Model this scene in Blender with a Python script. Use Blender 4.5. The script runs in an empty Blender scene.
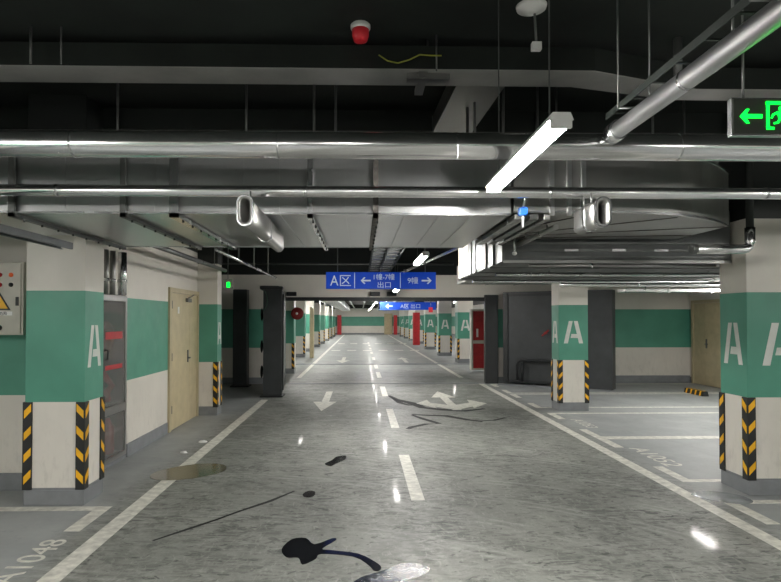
import bpy, bmesh, math, random
from mathutils import Vector, Matrix
random.seed(7)
sc = bpy.context.scene
col = sc.collection
PI = math.pi

# ------------------------------------------------------------------ materials
def new_mat(name):
    m = bpy.data.materials.new(name); m.use_nodes = True
    nt = m.node_tree
    return m, nt, nt.nodes['Principled BSDF']

def N(nt, t, **kw):
    n = nt.nodes.new(t)
    for k, v in kw.items():
        if k.startswith('i_'):
            n.inputs[k[2:].replace('_', ' ')].default_value = v
        else:
            setattr(n, k, v)
    return n

def ramp(nt, src, stops):
    r = N(nt, 'ShaderNodeValToRGB')
    e = r.color_ramp.elements
    while len(e) < len(stops): e.new(0.5)
    for k, (p, c) in enumerate(stops):
        e[k].position = p
        e[k].color = (c, c, c, 1) if isinstance(c, (int, float)) else (*c, 1)
    nt.links.new(src, r.inputs[0])
    return r.outputs[0]

def mixc(nt, fac, a, b, mode='MIX'):
    m = N(nt, 'ShaderNodeMix', data_type='RGBA', blend_type=mode)
    for sock, v in ((m.inputs[0], fac), (m.inputs[6], a), (m.inputs[7], b)):
        if hasattr(v, 'is_output'): nt.links.new(v, sock)
        elif isinstance(v, (int, float)): sock.default_value = v
        else: sock.default_value = (*v, 1)
    return m.outputs[2]

def math_(nt, op, a, b=None, c=None):
    m = N(nt, 'ShaderNodeMath', operation=op)
    for k, v in enumerate((a, b, c)):
        if v is None: continue
        if hasattr(v, 'is_output'): nt.links.new(v, m.inputs[k])
        else: m.inputs[k].default_value = v
    return m.outputs[0]

def noise(nt, vec, scale, detail=4, rough=.55, dist=0.):
    n = N(nt, 'ShaderNodeTexNoise')
    n.inputs['Scale'].default_value = scale; n.inputs['Detail'].default_value = detail
    n.inputs['Roughness'].default_value = rough; n.inputs['Distortion'].default_value = dist
    if vec is not None: nt.links.new(vec, n.inputs['Vector'])
    return n.outputs[0]

def pos(nt, scale=None, rot=0.):
    g = N(nt, 'ShaderNodeNewGeometry').outputs['Position']
    if scale is None: return g
    mp = N(nt, 'ShaderNodeMapping')
    mp.inputs['Scale'].default_value = scale
    mp.inputs['Rotation'].default_value = (0, 0, rot)
    nt.links.new(g, mp.inputs['Vector'])
    return mp.outputs[0]

def simple(name, colr, rough=.5, metal=0., var=.08, scale=6., emis=0., ecol=None, bump=0.):
    m, nt, b = new_mat(name)
    f = noise(nt, pos(nt), scale, 5)
    lo = tuple(c * (1 - var * 2) for c in colr); hi = tuple(min(1, c * (1 + var * 2)) for c in colr)
    c = ramp(nt, f, [(.3, lo), (.7, hi)])
    nt.links.new(c, b.inputs['Base Color'])
    b.inputs['Roughness'].default_value = rough
    b.inputs['Metallic'].default_value = metal
    if emis:
        b.inputs['Emission Color'].default_value = (*(ecol or colr), 1)
        b.inputs['Emission Strength'].default_value = emis
    if bump:
        bp = N(nt, 'ShaderNodeBump'); bp.inputs['Strength'].default_value = bump
        bp.inputs['Distance'].default_value = .004
        nt.links.new(noise(nt, pos(nt), 60, 3), bp.inputs['Height'])
        nt.links.new(bp.outputs[0], b.inputs['Normal'])
    return m

GREEN = (.080, .290, .205)
WHITE = (.70, .665, .60)
KERB = (.20, .21, .22)
BLACK = (.010, .013, .0115)

def paint_mat(name, top_z):
    m, nt, b = new_mat(name)
    p = pos(nt)
    s = N(nt, 'ShaderNodeSeparateXYZ'); nt.links.new(p, s.inputs[0]); z = s.outputs[2]
    gr = ramp(nt, noise(nt, p, 2.2, 5), [(.3, tuple(c * .9 for c in GREEN)), (.7, tuple(c * 1.08 for c in GREEN))])
    wh = ramp(nt, noise(nt, p, 1.6, 6), [(.25, tuple(c * .9 for c in WHITE)), (.6, WHITE)])
    # scuffs near the ground
    sc_ = math_(nt, 'MULTIPLY', ramp(nt, noise(nt, pos(nt, (3, 3, 1)), 5, 8, .7), [(.5, 0.), (.75, 1.)]),
                math_(nt, 'SUBTRACT', 1.0, math_(nt, 'MINIMUM', 1.0, math_(nt, 'MULTIPLY', z, 1.1))))
    wh = mixc(nt, math_(nt, 'MULTIPLY', sc_, .45), wh, (.25, .23, .2))
    c = mixc(nt, math_(nt, 'GREATER_THAN', z, .885), wh, gr)
    c = mixc(nt, math_(nt, 'GREATER_THAN', z, 1.845), c, wh)
    c = mixc(nt, math_(nt, 'GREATER_THAN', z, top_z), c, BLACK)
    kb = ramp(nt, noise(nt, p, 3, 5), [(.3, tuple(c_ * .85 for c_ in KERB)), (.7, tuple(c_ * 1.1 for c_ in KERB))])
    c = mixc(nt, math_(nt, 'LESS_THAN', z, .15), c, kb)
    nt.links.new(c, b.inputs['Base Color'])
    nt.links.new(ramp(nt, noise(nt, p, 5, 3), [(.3, .38), (.7, .5)]), b.inputs['Roughness'])
    bp = N(nt, 'ShaderNodeBump'); bp.inputs['Strength'].default_value = .12; bp.inputs['Distance'].default_value = .01
    nt.links.new(noise(nt, p, 9, 4), bp.inputs['Height']); nt.links.new(bp.outputs[0], b.inputs['Normal'])
    return m

def floor_mat():
    m, nt, b = new_mat('epoxy_floor')
    p = pos(nt)
    s = N(nt, 'ShaderNodeSeparateXYZ'); nt.links.new(p, s.inputs[0]); x, y = s.outputs[0], s.outputs[1]
    # the drive lane is worn and scuffed, the bays are clean grey epoxy
    wob = math_(nt, 'MULTIPLY', math_(nt, 'SUBTRACT', noise(nt, p, 1.2, 5), .5), .5)
    xx = math_(nt, 'ADD', x, wob)
    lane = math_(nt, 'MULTIPLY', ramp(nt, math_(nt, 'MULTIPLY_ADD', xx, 1., 2.3), [(0., 0.), (.35, 1.)]),
                 ramp(nt, math_(nt, 'MULTIPLY_ADD', xx, -1., 3.35), [(0., 0.), (.4, 1.)]))
    bay = ramp(nt, noise(nt, p, 1.4, 5), [(.3, (.26, .275, .272)), (.7, (.33, .345, .34))])
    big = noise(nt, pos(nt, (1, .6, 1), .4), .9, 9, .65, 1.2)
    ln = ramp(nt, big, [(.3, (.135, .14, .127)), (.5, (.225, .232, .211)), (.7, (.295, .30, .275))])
    # short dark scuffs, streaked across the lane
    st = noise(nt, pos(nt, (3.2, 9, 1), .35), 1.5, 8, .68, 1.6)
    st = ramp(nt, st, [(.47, 0.), (.58, 1.)])
    msk = ramp(nt, noise(nt, p, 1.3, 5, .6, .6), [(.36, .10), (.6, 1.)])
    ln = mixc(nt, math_(nt, 'MULTIPLY', math_(nt, 'MULTIPLY', st, msk), .80), ln, (.055, .059, .055))
    st2 = ramp(nt, noise(nt, pos(nt, (6, 2.5, 1), -.5), 2.2, 7, .7, 2.5), [(.54, 0.), (.64, 1.)])
    ln = mixc(nt, math_(nt, 'MULTIPLY', st2, .5), ln, (.36, .36, .33))
    # round tyre sweeps
    wv = N(nt, 'ShaderNodeTexWave', wave_type='RINGS', rings_direction='Z')
    wv.inputs['Scale'].default_value = 2.1; wv.inputs['Distortion'].default_value = 7; wv.inputs['Detail'].default_value = 5
    wv.inputs['Detail Scale'].default_value = .8
    mp = N(nt, 'ShaderNodeMapping'); mp.inputs['Location'].default_value = (3.6, -2.2, 0)
    nt.links.new(p, mp.inputs['Vector']); nt.links.new(mp.outputs[0], wv.inputs['Vector'])
    sw = math_(nt, 'MULTIPLY', ramp(nt, wv.outputs['Fac'], [(.55, 0.), (.9, 1.)]), ramp(nt, noise(nt, p, .7, 3), [(.45, 0.), (.7, .42)]))
    ln = mixc(nt, sw, ln, (.075, .08, .074))
    sc3 = ramp(nt, noise(nt, pos(nt, (6, 12, 1), -.25), 1.3, 6, .6, 1.2), [(.585, 0.), (.64, 1.)])
    ln = mixc(nt, math_(nt, 'MULTIPLY', sc3, .8), ln, (.04, .043, .04))
    arcs = N(nt, 'ShaderNodeTexWave', wave_type='RINGS', rings_direction='Z')
    arcs.inputs['Scale'].default_value = .55; arcs.inputs['Distortion'].default_value = 3.5; arcs.inputs['Detail'].default_value = 3; arcs.inputs['Detail Scale'].default_value = .5
    mp2 = N(nt, 'ShaderNodeMapping'); mp2.inputs['Location'].default_value = (2.5, 1.0, 0)
    nt.links.new(p, mp2.inputs['Vector']); nt.links.new(mp2.outputs[0], arcs.inputs['Vector'])
    aw = math_(nt, 'MULTIPLY', ramp(nt, arcs.outputs['Fac'], [(.80, 0.), (.93, .55), (1., 0.)]), ramp(nt, noise(nt, p, 2.2, 4), [(.42, 0.), (.6, 1.)]))
    ln = mixc(nt, aw, ln, (.38, .385, .36))
    fine = ramp(nt, noise(nt, p, 38, 6, .7), [(.35, .88), (.65, 1.08)])
    ln = mixc(nt, 1., ln, fine, 'MULTIPLY')
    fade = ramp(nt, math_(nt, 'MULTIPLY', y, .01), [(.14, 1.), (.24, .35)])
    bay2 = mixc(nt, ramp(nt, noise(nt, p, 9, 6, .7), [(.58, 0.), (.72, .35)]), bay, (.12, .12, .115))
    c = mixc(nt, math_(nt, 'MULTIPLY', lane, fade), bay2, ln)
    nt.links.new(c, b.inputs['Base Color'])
    r = ramp(nt, noise(nt, pos(nt, (1, .7, 1)), 3.5, 7, .65, .8), [(.3, .42), (.7, .60)])
    r = mixc(nt, math_(nt, 'MULTIPLY', st, .4), r, (.6, .6, .6))
    nt.links.new(r, b.inputs['Roughness'])
    b.inputs['Specular IOR Level'].default_value = .5
    nt.links.new(ramp(nt, noise(nt, p, 1.1, 4), [(.45, .0), (.7, .12)]), b.inputs['Coat Weight']); b.inputs['Coat Roughness'].default_value = .07
    bp = N(nt, 'ShaderNodeBump'); bp.inputs['Strength'].default_value = .16; bp.inputs['Distance'].default_value = .012
    nt.links.new(noise(nt, p, 5.5, 5), bp.inputs['Height']); nt.links.new(bp.outputs[0], b.inputs['Normal'])
    return m

def metal_mat(name, colr, r0, r1, scale=3., bump=.15, bscale=2.5, aniso=0.):
    m, nt, b = new_mat(name)
    p = pos(nt)
    v = N(nt, 'ShaderNodeTexVoronoi'); v.inputs['Scale'].default_value = 22
    nt.links.new(p, v.inputs['Vector'])
    vc = N(nt, 'ShaderNodeRGBToBW'); nt.links.new(v.outputs['Color'], vc.inputs[0])
    f = math_(nt, 'ADD', math_(nt, 'MULTIPLY', vc.outputs[0], .03), math_(nt, 'MULTIPLY', noise(nt, p, scale, 4, .5), .95))
    nt.links.new(ramp(nt, f, [(.3, tuple(c * .85 for c in colr)), (.75, colr)]), b.inputs['Base Color'])
    b.inputs['Metallic'].default_value = 1.
    nt.links.new(ramp(nt, f, [(.3, r0), (.75, r1)]), b.inputs['Roughness'])
    bp = N(nt, 'ShaderNodeBump'); bp.inputs['Strength'].default_value = bump; bp.inputs['Distance'].default_value = .03
    nt.links.new(noise(nt, p, bscale, 3), bp.inputs['Height']); nt.links.new(bp.outputs[0], b.inputs['Normal'])
    return m

def glass_mat(name, colr, rough=.05):
    m, nt, b = new_mat(name)
    b.inputs['Base Color'].default_value = (*colr, 1); b.inputs['Roughness'].default_value = rough
    b.inputs['Transmission Weight'].default_value = .85; b.inputs['IOR'].default_value = 1.2
    nt.links.new(ramp(nt, noise(nt, pos(nt), 4, 3), [(.3, rough), (.7, rough + .06)]), b.inputs['Roughness'])
    return m

def emit(name, colr, s):
    m, nt, b = new_mat(name)
    b.inputs['Base Color'].default_value = (*colr, 1)
    b.inputs['Emission Color'].default_value = (*colr, 1); b.inputs['Emission Strength'].default_value = s
    return m

M = dict(
    paint=paint_mat('banded_wall_paint', 2.70), paint_pillar=paint_mat('banded_pillar_paint', 2.52),
    floor=floor_mat(), kerb=simple('grey_kerb_paint', KERB, .45, var=.07),
    black=simple('black_ceiling_paint', (.010, .014, .0115), .75, var=.2, scale=2),
    blackduct=simple('sprayed_duct', (.016, .02, .017), .5, .3, var=.15, scale=2),
    galv=metal_mat('galvanised_sheet', (.68, .69, .69), .28, .40, 1.8, .12, 1.3),
    galvdark=metal_mat('dull_galvanised_sheet', (.40, .40, .385), .34, .5, 2.5),
    clad=metal_mat('aluminium_cladding', (.93, .93, .94), .15, .26, 1.2, .16, .7),
    zinc=simple('weathered_zinc', (.13, .135, .135), .6, .35, var=.15, scale=3), zinclight=simple('pale_zinc', (.42, .45, .5), .5, .3, var=.15, scale=8),
    steel=metal_mat('bright_steel', (.7, .71, .72), .18, .32),
    rodm=simple('rod_steel', (.16, .165, .16), .45, .7),
    line=simple('white_road_paint', (.60, .59, .53), .5, var=.14, scale=14),
    letter=simple('stencil_white', (.66, .68, .64), .5, var=.05),
    rubber=simple('black_rubber', (.016, .017, .017), .5),
    yellow=simple('reflective_yellow', (.86, .45, .01), .4, var=.06),
    cream=simple('cream_door_paint', (.52, .44, .27), .42, var=.05),
    dcream=simple('cream_frame_paint', (.47, .40, .25), .42, var=.05),
    beige=simple('beige_enamel', (.50, .48, .41), .38, var=.05),
    darkleaf=simple('charcoal_blast_door_paint', (.037, .041, .043), .5, var=.12, scale=3, bump=.1),
    darkframe=simple('black_frame_paint', (.014, .016, .017), .5),
    red=simple('red_enamel', (.42, .015, .02), .4, var=.1),
    white=simple('white_plastic', (.75, .75, .73), .4, var=.04),
    blue=simple('sign_blue', (.001, .05, .45), .6, var=.05, emis=.07),
    signw=simple('sign_white', (.62, .68, .72), .4, var=.03, emis=.04),
    bluecap=simple('blue_plastic', (.015, .16, .70), .4),
    puddle=simple('wet_patch', (.009, .010, .012), .11, var=.1),
    tyre=simple('dark_scuff', (.012, .013, .013), .75, var=.2, scale=20),
    cable=simple('yellow_green_cable', (.25, .26, .03), .5),
    duct_seal=simple('seam_sealant', (.12, .11, .10), .7, var=.3, scale=30),
    glass=glass_mat('cabinet_glass', (.60, .60, .58), .02),
    tube=emit('lamp_diffuser', (1., .97, .93), 44.),
    green_e=emit('exit_green', (.0, .95, .03), .75),
    signblk=simple('exit_sign_face', (.045, .05, .04), .35),
    redhose=simple('red_hose', (.30, .02, .02), .6),
)

# ------------------------------------------------------------------ builders
class MB:
    """collects shapes in world coordinates, linked as ONE mesh object by build()."""
    def __init__(s): s.bm = bmesh.new(); s.mi = 0
    def _mark(s, before):
        for f in s.bm.faces:
            if f not in before: f.material_index = s.mi
    def face(s, pts):
        f = s.bm.faces.new([s.bm.verts.new(p) for p in pts]); f.material_index = s.mi; return f
    def box(s, x0, x1, y0, y1, z0, z1, bev=0.):
        P = [(x, y, z) for z in (z0, z1) for (x, y) in ((x0, y0), (x1, y0), (x1, y1), (x0, y1))]
        v = [s.bm.verts.new(p) for p in P]
        fs = [s.bm.faces.new([v[i] for i in q]) for q in ((3, 2, 1, 0), (4, 5, 6, 7), (0, 1, 5, 4), (1, 2, 6, 5), (2, 3, 7, 6), (3, 0, 4, 7))]
        for f in fs: f.material_index = s.mi
        if bev:
            ed = list({e for f in fs for e in f.edges})
            r = bmesh.ops.bevel(s.bm, geom=ed, offset=bev, segments=2, affect='EDGES', profile=.6)
            for f in r['faces']: f.material_index = s.mi
        return s
    def prism(s, pts, ext):
        """closed polygon pts (3-D, planar) extruded by vector ext"""
        e = Vector(ext); a = [s.bm.verts.new(p) for p in pts]; b = [s.bm.verts.new(Vector(p) + e) for p in pts]
        n = len(pts)
        fs = [s.bm.faces.new(a[::-1]), s.bm.faces.new(b)]
        for i in range(n): fs.append(s.bm.faces.new((a[i], a[(i + 1) % n], b[(i + 1) % n], b[i])))
        for f in fs: f.material_index = s.mi
        return s
    def path(s, pts, r, seg=16, cap=True):
        pts = [Vector(p) for p in pts]; rings = []
        for i, p in enumerate(pts):
            a = pts[max(0, i - 1)]; b = pts[min(len(pts) - 1, i + 1)]
            t = (b - a).normalized()
            up = Vector((0, 0, 1)) if abs(t.z) < .9 else Vector((0, 1, 0))
            u = t.cross(up).normalized(); w = u.cross(t)
            k = 1.
            if 0 < i < len(pts) - 1:
                c = (p - a).normalized().dot((b - p).normalized()); k = 1 / max(.5, math.cos(math.acos(max(-1, min(1, c))) / 2))
            rr = r[i] if isinstance(r, (list, tuple)) else r
            rings.append([s.bm.verts.new(p + (u * math.cos(q * 2 * PI / seg) + w * math.sin(q * 2 * PI / seg)) * rr) for q in range(seg)])
        for a, b in zip(rings, rings[1:]):
            for q in range(seg):
                f = s.bm.faces.new((a[q], a[(q + 1) % seg], b[(q + 1) % seg], b[q])); f.material_index = s.mi; f.smooth = seg > 6
        if cap:
            for rg in (rings[0][::-1], rings[-1]):
                f = s.bm.faces.new(rg); f.material_index = s.mi
        return s
    def lathe(s, c, prof, axis='Z', seg=24):
        """prof: list of (radius, height) about axis through c"""
        c = Vector(c); rings = []
        for r, h_ in prof:
            ring = []
            for q in range(seg):
                a = 2 * PI * q / seg; p = (r * math.cos(a), r * math.sin(a), h_)
                if axis == 'Y': p = (p[0], p[2], p[1])
                if axis == 'X': p = (p[2], p[0], p[1])
                ring.append(s.bm.verts.new(c + Vector(p)))
            rings.append(ring)
        for a, b in zip(rings, rings[1:]):
            for q in range(seg):
                f = s.bm.faces.new((a[q], a[(q + 1) % seg], b[(q + 1) % seg], b[q])); f.material_index = s.mi; f.smooth = True
        for rg in (rings[0][::-1], rings[-1]):
            f = s.bm.faces.new(rg); f.material_index = s.mi
        return s
    def build(s, name, mats, parent=None, origin=None):
        bmesh.ops.recalc_face_normals(s.bm, faces=s.bm.faces)
        if parent is not None: o0 = wloc(parent)
        elif origin is not None: o0 = Vector(origin)
        else:
            xs = [v.co.x for v in s.bm.verts]; ys = [v.co.y for v in s.bm.verts]; zs = [v.co.z for v in s.bm.verts]
            o0 = Vector(((min(xs) + max(xs)) / 2, (min(ys) + max(ys)) / 2, min(zs)))
        bmesh.ops.translate(s.bm, verts=s.bm.verts, vec=-o0)
        me = bpy.data.meshes.new(name); s.bm.to_mesh(me); s.bm.free()
        for m in (mats if isinstance(mats, (list, tuple)) else [mats]): me.materials.append(m)
        o = bpy.data.objects.new(name, me); col.objects.link(o)
        if parent is not None: o.parent = parent
        else: o.location = o0
        return o

def wloc(o):
    v = Vector(o.location)
    while o.parent is not None: o = o.parent; v += Vector(o.location)
    return v

def tag(o, label=None, cat=None, group=None, kind=None):
    if label: o['label'] = label
    if cat: o['category'] = cat
    if group: o['group'] = group
    if kind: o['kind'] = kind
    return o

def thing(name, loc, label, cat, group=None):
    o = bpy.data.objects.new(name, None); col.objects.link(o); o.location = loc
    o.empty_display_size = .1
    return tag(o, label, cat, group, 'thing')

def struct(o, label=None): return tag(o, label, None, None, 'structure')

def copy_tree(o, parent=None):
    c = o.copy(); col.objects.link(c); c.parent = parent
    for ch in [k for k in col.objects if k.parent == o]: copy_tree(ch, c)
    return c

def each(name, mat, parent, boxes):
    return [MB().box(*b).build(name, mat, parent) for b in boxes]
def bx(name, mat, parent, *b, bev=0.): return MB().box(*b, bev=bev).build(name, mat, parent)

# ------------------------------------------------------------------ text
def text_mesh(name, s, size, mat, parent, center, xdir, ydir, sx=1., depth=.003):
    """flat text as a thin mesh; xdir / ydir are the world directions of its reading line and its up"""
    cu = bpy.data.curves.new('t', 'FONT'); cu.body = s; cu.size = size; cu.extrude = depth / 2
    cu.align_x = 'CENTER'; cu.align_y = 'CENTER'
    to = bpy.data.objects.new('t', cu); col.objects.link(to)
    dg = bpy.context.evaluated_depsgraph_get()
    me = bpy.data.meshes.new_from_object(to.evaluated_get(dg))
    bpy.data.objects.remove(to); bpy.data.curves.remove(cu)
    X, Y = Vector(xdir), Vector(ydir); Z = X.cross(Y)
    if len(me.vertices):
        xs = [v.co.x for v in me.vertices]; ys = [v.co.y for v in me.vertices]
        cx, cy = (min(xs) + max(xs)) / 2, (min(ys) + max(ys)) / 2
    else: cx = cy = 0
    c = Vector(center) - wloc(parent)
    for v in me.vertices:
        q = v.co.copy(); v.co = c + X * (q.x - cx) * sx + Y * (q.y - cy) + Z * q.z
    me.materials.clear(); me.materials.append(mat); me.name = name
    o = bpy.data.objects.new(name, me); col.objects.link(o); o.parent = parent
    return o

# ------------------------------------------------------------------ camera
F_PX = 587.; W, H = 781., 582.
yaw, pitch = math.radians(1.3), math.radians(1.0)
cd = bpy.data.cameras.new('camera'); cam = bpy.data.objects.new('camera', cd); col.objects.link(cam)
cam.location = (0, 0, 1.6)
cam.rotation_euler = (PI / 2 + pitch, 0, -yaw)
cd.sensor_fit = 'HORIZONTAL'; cd.sensor_width = 36; cd.lens = 36 * F_PX / W
cd.shift_x = (W / 2 - 374.32) / W; cd.shift_y = (308.75 - H / 2) / W
cd.clip_start = .05; cd.clip_end = 200
sc.camera = cam

# ------------------------------------------------------------------ setting
CZ = 3.55
fl = struct(MB().box(-7, 10, -9, 62, -.2, 0).build('floor', M['floor']), 'grey epoxy garage floor with a scuffed drive lane')
struct(MB().box(-7, 10, -9, 62, CZ, CZ + .2).build('ceiling', M['black']), 'black sprayed concrete ceiling')
P = M['paint']
wl = struct(MB().box(-3.0, -2.72, 5.51, 6.17, 0, CZ).box(-3.0, -2.72, 6.87, 9.82, 0, CZ).box(-3.0, -2.87, 9.82, 10.6, 0, CZ).box(-3.0, -2.96, 6.17, 6.87, 0, CZ).box(-2.96, -2.72, 6.17, 6.87, 1.87, CZ).box(-2.96, -2.72, 6.17, 6.87, 0, .04).build('wall_left', P), 'white wall with a green band beside the cabinet and the cream door')
struct(MB().box(-7, -3.0, 5.6, 5.8, 0, CZ).build('wall_left_side', P), 'white and green wall carrying the control box')
struct(MB().box(-7.2, -7, -9, 5.8, 0, CZ).build('wall_left_near', P))
struct(MB().box(-7, 10, -9.2, -9, 0, CZ).build('wall_behind', P))
struct(MB().box(8.3, 8.5, -9, 14.65, 0, CZ).build('wall_right', P), 'banded wall with the cream door beyond the parking bays')
struct(MB().box(-4.5, -4.3, 10.6, 14.65, 0, CZ).build('wall_alcove', P))
struct(MB().box(-4.5, -3.0, 10.6, 10.8, 0, CZ).build('wall_alcove_front', P))
fr = MB()
fr.box(-4.5, -1.98, 14.65, 15.1, 0, CZ).box(3.4, 8.5, 14.65, 15.1, 0, CZ).box(-1.98, 3.4, 14.65, 15.1, 2.13, CZ)
struct(fr.build('wall_back', P), 'pale lintel wall around the wide blast door opening')
struct(MB().box(-3.1, -2.94, 15.1, 62, 0, CZ).build('wall_corridor_left', P))
struct(MB().box(9.0, 9.2, 15.1, 62, 0, CZ).build('wall_corridor_right', P))
struct(MB().box(-3.1, 9.2, 60.7, 60.9, 0, CZ).build('wall_far', P), 'far end wall with green band at the end of the lane')
# kerbs
def kerb(side, *b): struct(MB().box(*b, bev=.004).build('baseboard_' + side, M['kerb']))
kerb('left', -2.72, -2.70, 6.88, 8.30, 0, .15)
kerb('side', -7, -2.9, 5.575, 5.6, 0, .16)
kerb('right', 8.27, 8.3, -5, 13.25, 0, .16)
kerb('back', 5.4, 8.27, 14.60, 14.65, 0, .18)
kerb('far', -2.9, 9, 60.66, 60.7, 0, .16)
# dark beam across the ceiling behind the pipes
struct(MB().box(-7, 10, 5.45, 5.95, 3.36, CZ).build('trim_1', M['black']), 'black sprayed cross beam above the big duct')
struct(MB().box(-7, 10, 10.3, 10.8, 3.2, CZ).build('trim_2', M['black']), 'black sprayed cross beam beyond the duct')
# black rubber gasket frame round the opening
g_ = MB(); g_.box(-2.02, 3.1, 14.57, 14.65, 2.05, 2.14); g_.box(3.08, 3.4, 14.5, 14.65, 0, 2.2); g_.box(-2.06, -1.95, 14.57, 14.65, 0, 2.14)
struct(g_.build('trim_3', M['darkframe']), 'black steel frame lining the blast door opening')
struct(MB().box(-1.95, 3.08, 14.5, 14.62, 0, .012).build('trim_4', M['kerb']), 'steel threshold strip across the floor of the opening')
struct(MB().box(-2.6, 4.5, 20.7, 20.95, 0, .02).build('trim_5', M['kerb']), 'low dark drain strip across the far lane')

# ------------------------------------------------------------------ floor markings (parts of the floor)
EPS = .0015
def mark(name, quads, mat='line', label=None, z=EPS):
    mb = MB()
    for i, q in enumerate(quads): mb.prism([(x, y, .0002) for x, y in q], (0, 0, z + i * .0004))
    o = mb.build(name, M[mat], fl)
    if label: o['label'] = label
    return o
def rect(x0, x1, y0, y1): return [(x0, y0), (x1, y0), (x1, y1), (x0, y1)]
mark('lane_line', [rect(-1.975, -1.835, .5, 11.7)], label='solid white lane edge line on the left of the lane')
mark('lane_line', [rect(2.90, 3.03, .5, 14.45)], label='solid white lane edge line along the right parking bays')
mark('lane_line', [rect(2.68, 2.80, 16, 60)]); mark('lane_line', [rect(-1.75, -1.63, 16, 60)])
for y0, y1 in ((1.8, 3.5), (5.2, 6.93), (8.64, 10.46), (12.2, 13.9), (16, 17.7), (19, 20.6), (23, 24.6), (27, 28.6), (31, 32.6), (35, 36.6), (39, 40.6)):
    mark('centre_dash', [rect(.445, .565, y0, y1)])
# straight arrow, pointing at the viewer
mark('direction_arrow', [rect(-.76, -.62, 11.3, 13.0), [(-.92, 11.4), (-.69, 10.25), (-.47, 11.4)]], label='white straight arrow pointing towards the viewer')
# three way arrow: stem ahead, branches left and right
mark('direction_arrow', [rect(1.61, 1.77, 10.30, 12.05), [(1.43, 11.95), (1.93, 11.95), (1.685, 12.95)],
     [(1.69, 10.30), (1.69, 10.85), (1.32, 11.2), (1.28, 10.82)], [(1.69, 10.30), (1.69, 10.85), (2.07, 11.2), (2.11, 10.82)],
     [(1.36, 10.52), (1.30, 11.62), (1.05, 11.12)], [(2.03, 10.52), (2.10, 11.62), (2.38, 11.1)]], label='white three way arrow for left, ahead and right')
mark('direction_arrow', [rect(-.76, -.62, 22.6, 24.6), [(-.95, 22.7), (-.69, 21.4), (-.43, 22.7)]], label='white arrow on the far lane, pointing this way')
mark('direction_arrow', [rect(1.62, 1.76, 21.6, 23.4), [(1.43, 23.3), (1.93, 23.3), (1.685, 24.4)]], label='white arrow on the far lane, pointing away')
for k in range(6): mark('cross_dash', [rect(-1.5 + k * .8, -1.05 + k * .8, 29.6, 30.2)])
for k in range(6): mark('cross_dash', [rect(-1.5 + k * .8, -1.05 + k * .8, 37.6, 38.6)])
# bay lines on the left
mark('bay_line', [rect(-6, -2.12, 4.98, 5.09), rect(-2.24, -2.12, 4.5, 4.98)])
mark('bay_line', [rect(-6, -2.12, 2.5, 2.6), rect(-2.24, -2.12, 2.6, 3.1)])
# bay lines on the right
for ya, yb in ((2.9, 5.13), (5.72, 7.86), (7.86, 9.95), (10.52, 12.5), (12.6, 14.4), (.7, 2.8)):
    q = []
    for y_, d in ((ya, 1), (yb, -1)):
        q += [rect(3.16, 8.2, min(y_, y_ + d * .09), max(y_, y_ + d * .09)), rect(3.16, 3.27, min(y_ + d * .09, y_ + d * .6), max(y_ + d * .09, y_ + d * .6))]
    mark('bay_line', q)
text_mesh('bay_number', 'A1048', .25, M['line'], fl, (-2.20, 3.97, .0015), (0, 1, 0), (-1, 0, 0), 1.1, .002)
text_mesh('bay_number', 'A1052', .30, M['line'], fl, (3.42, 6.78, .0015), (0, -1, 0), (1, 0, 0), 1.15, .002)
text_mesh('bay_number', 'A1053', .25, M['line'], fl, (3.42, 8.95, .0015), (0, -1, 0), (1, 0, 0), 1.1, .002)
text_mesh('bay_number', 'A1051', .27, M['line'], fl, (3.46, 3.95, .0015), (0, -1, 0), (1, 0, 0), 1.15, .002)
# oily tyre smears round the three way arrow
def smear(pts, w0):
    mb = MB(); n = len(pts)
    L = []; R = []
    for i, (x, y) in enumerate(pts):
        a = Vector(pts[max(0, i - 1)]); b = Vector(pts[min(n - 1, i + 1)]); t = (b - a).normalized()
        w = 1.15 * w0 * (.35 + .65 * math.sin(PI * (i + .4) / n)) * random.uniform(.8, 1.2); nn = Vector((-t.y, t.x)) * w
        L.append((x + nn.x, y + nn.y, .001)); R.append((x - nn.x, y - nn.y, .001))
    for i in range(n - 1): mb.face([L[i], L[i + 1], R[i + 1], R[i]])
    return mb.build('tyre_smear', M['tyre'], fl)
smear([(.58, 12.3), (.7, 11.7), (.95, 11.2), (1.12, 10.6), (1.45, 10.35), (1.8, 10.2), (2.2, 10.45)], .085)
smear([(.85, 9.85), (1.1, 9.75), (1.4, 9.7), (1.7, 9.3), (1.9, 9.15)], .07)
smear([(.85, 9.8), (1.0, 9.4), (1.2, 8.98), (1.0, 8.95), (.75, 8.7), (.68, 8.55)], .05)
smear([(1.85, 9.2), (2.1, 9.25), (2.35, 9.5)], .03)
smear([(.62, 12.0), (.75, 11.2), (.9, 10.9), (1.2, 10.9)], .05)
smear([(-1.25, 4.6), (-1.0, 4.95), (-.8, 5.2), (-.62, 5.5)], .018)
smear([(-1.5, 4.3), (-1.3, 4.55), (-1.1, 4.8)], .015)

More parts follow.
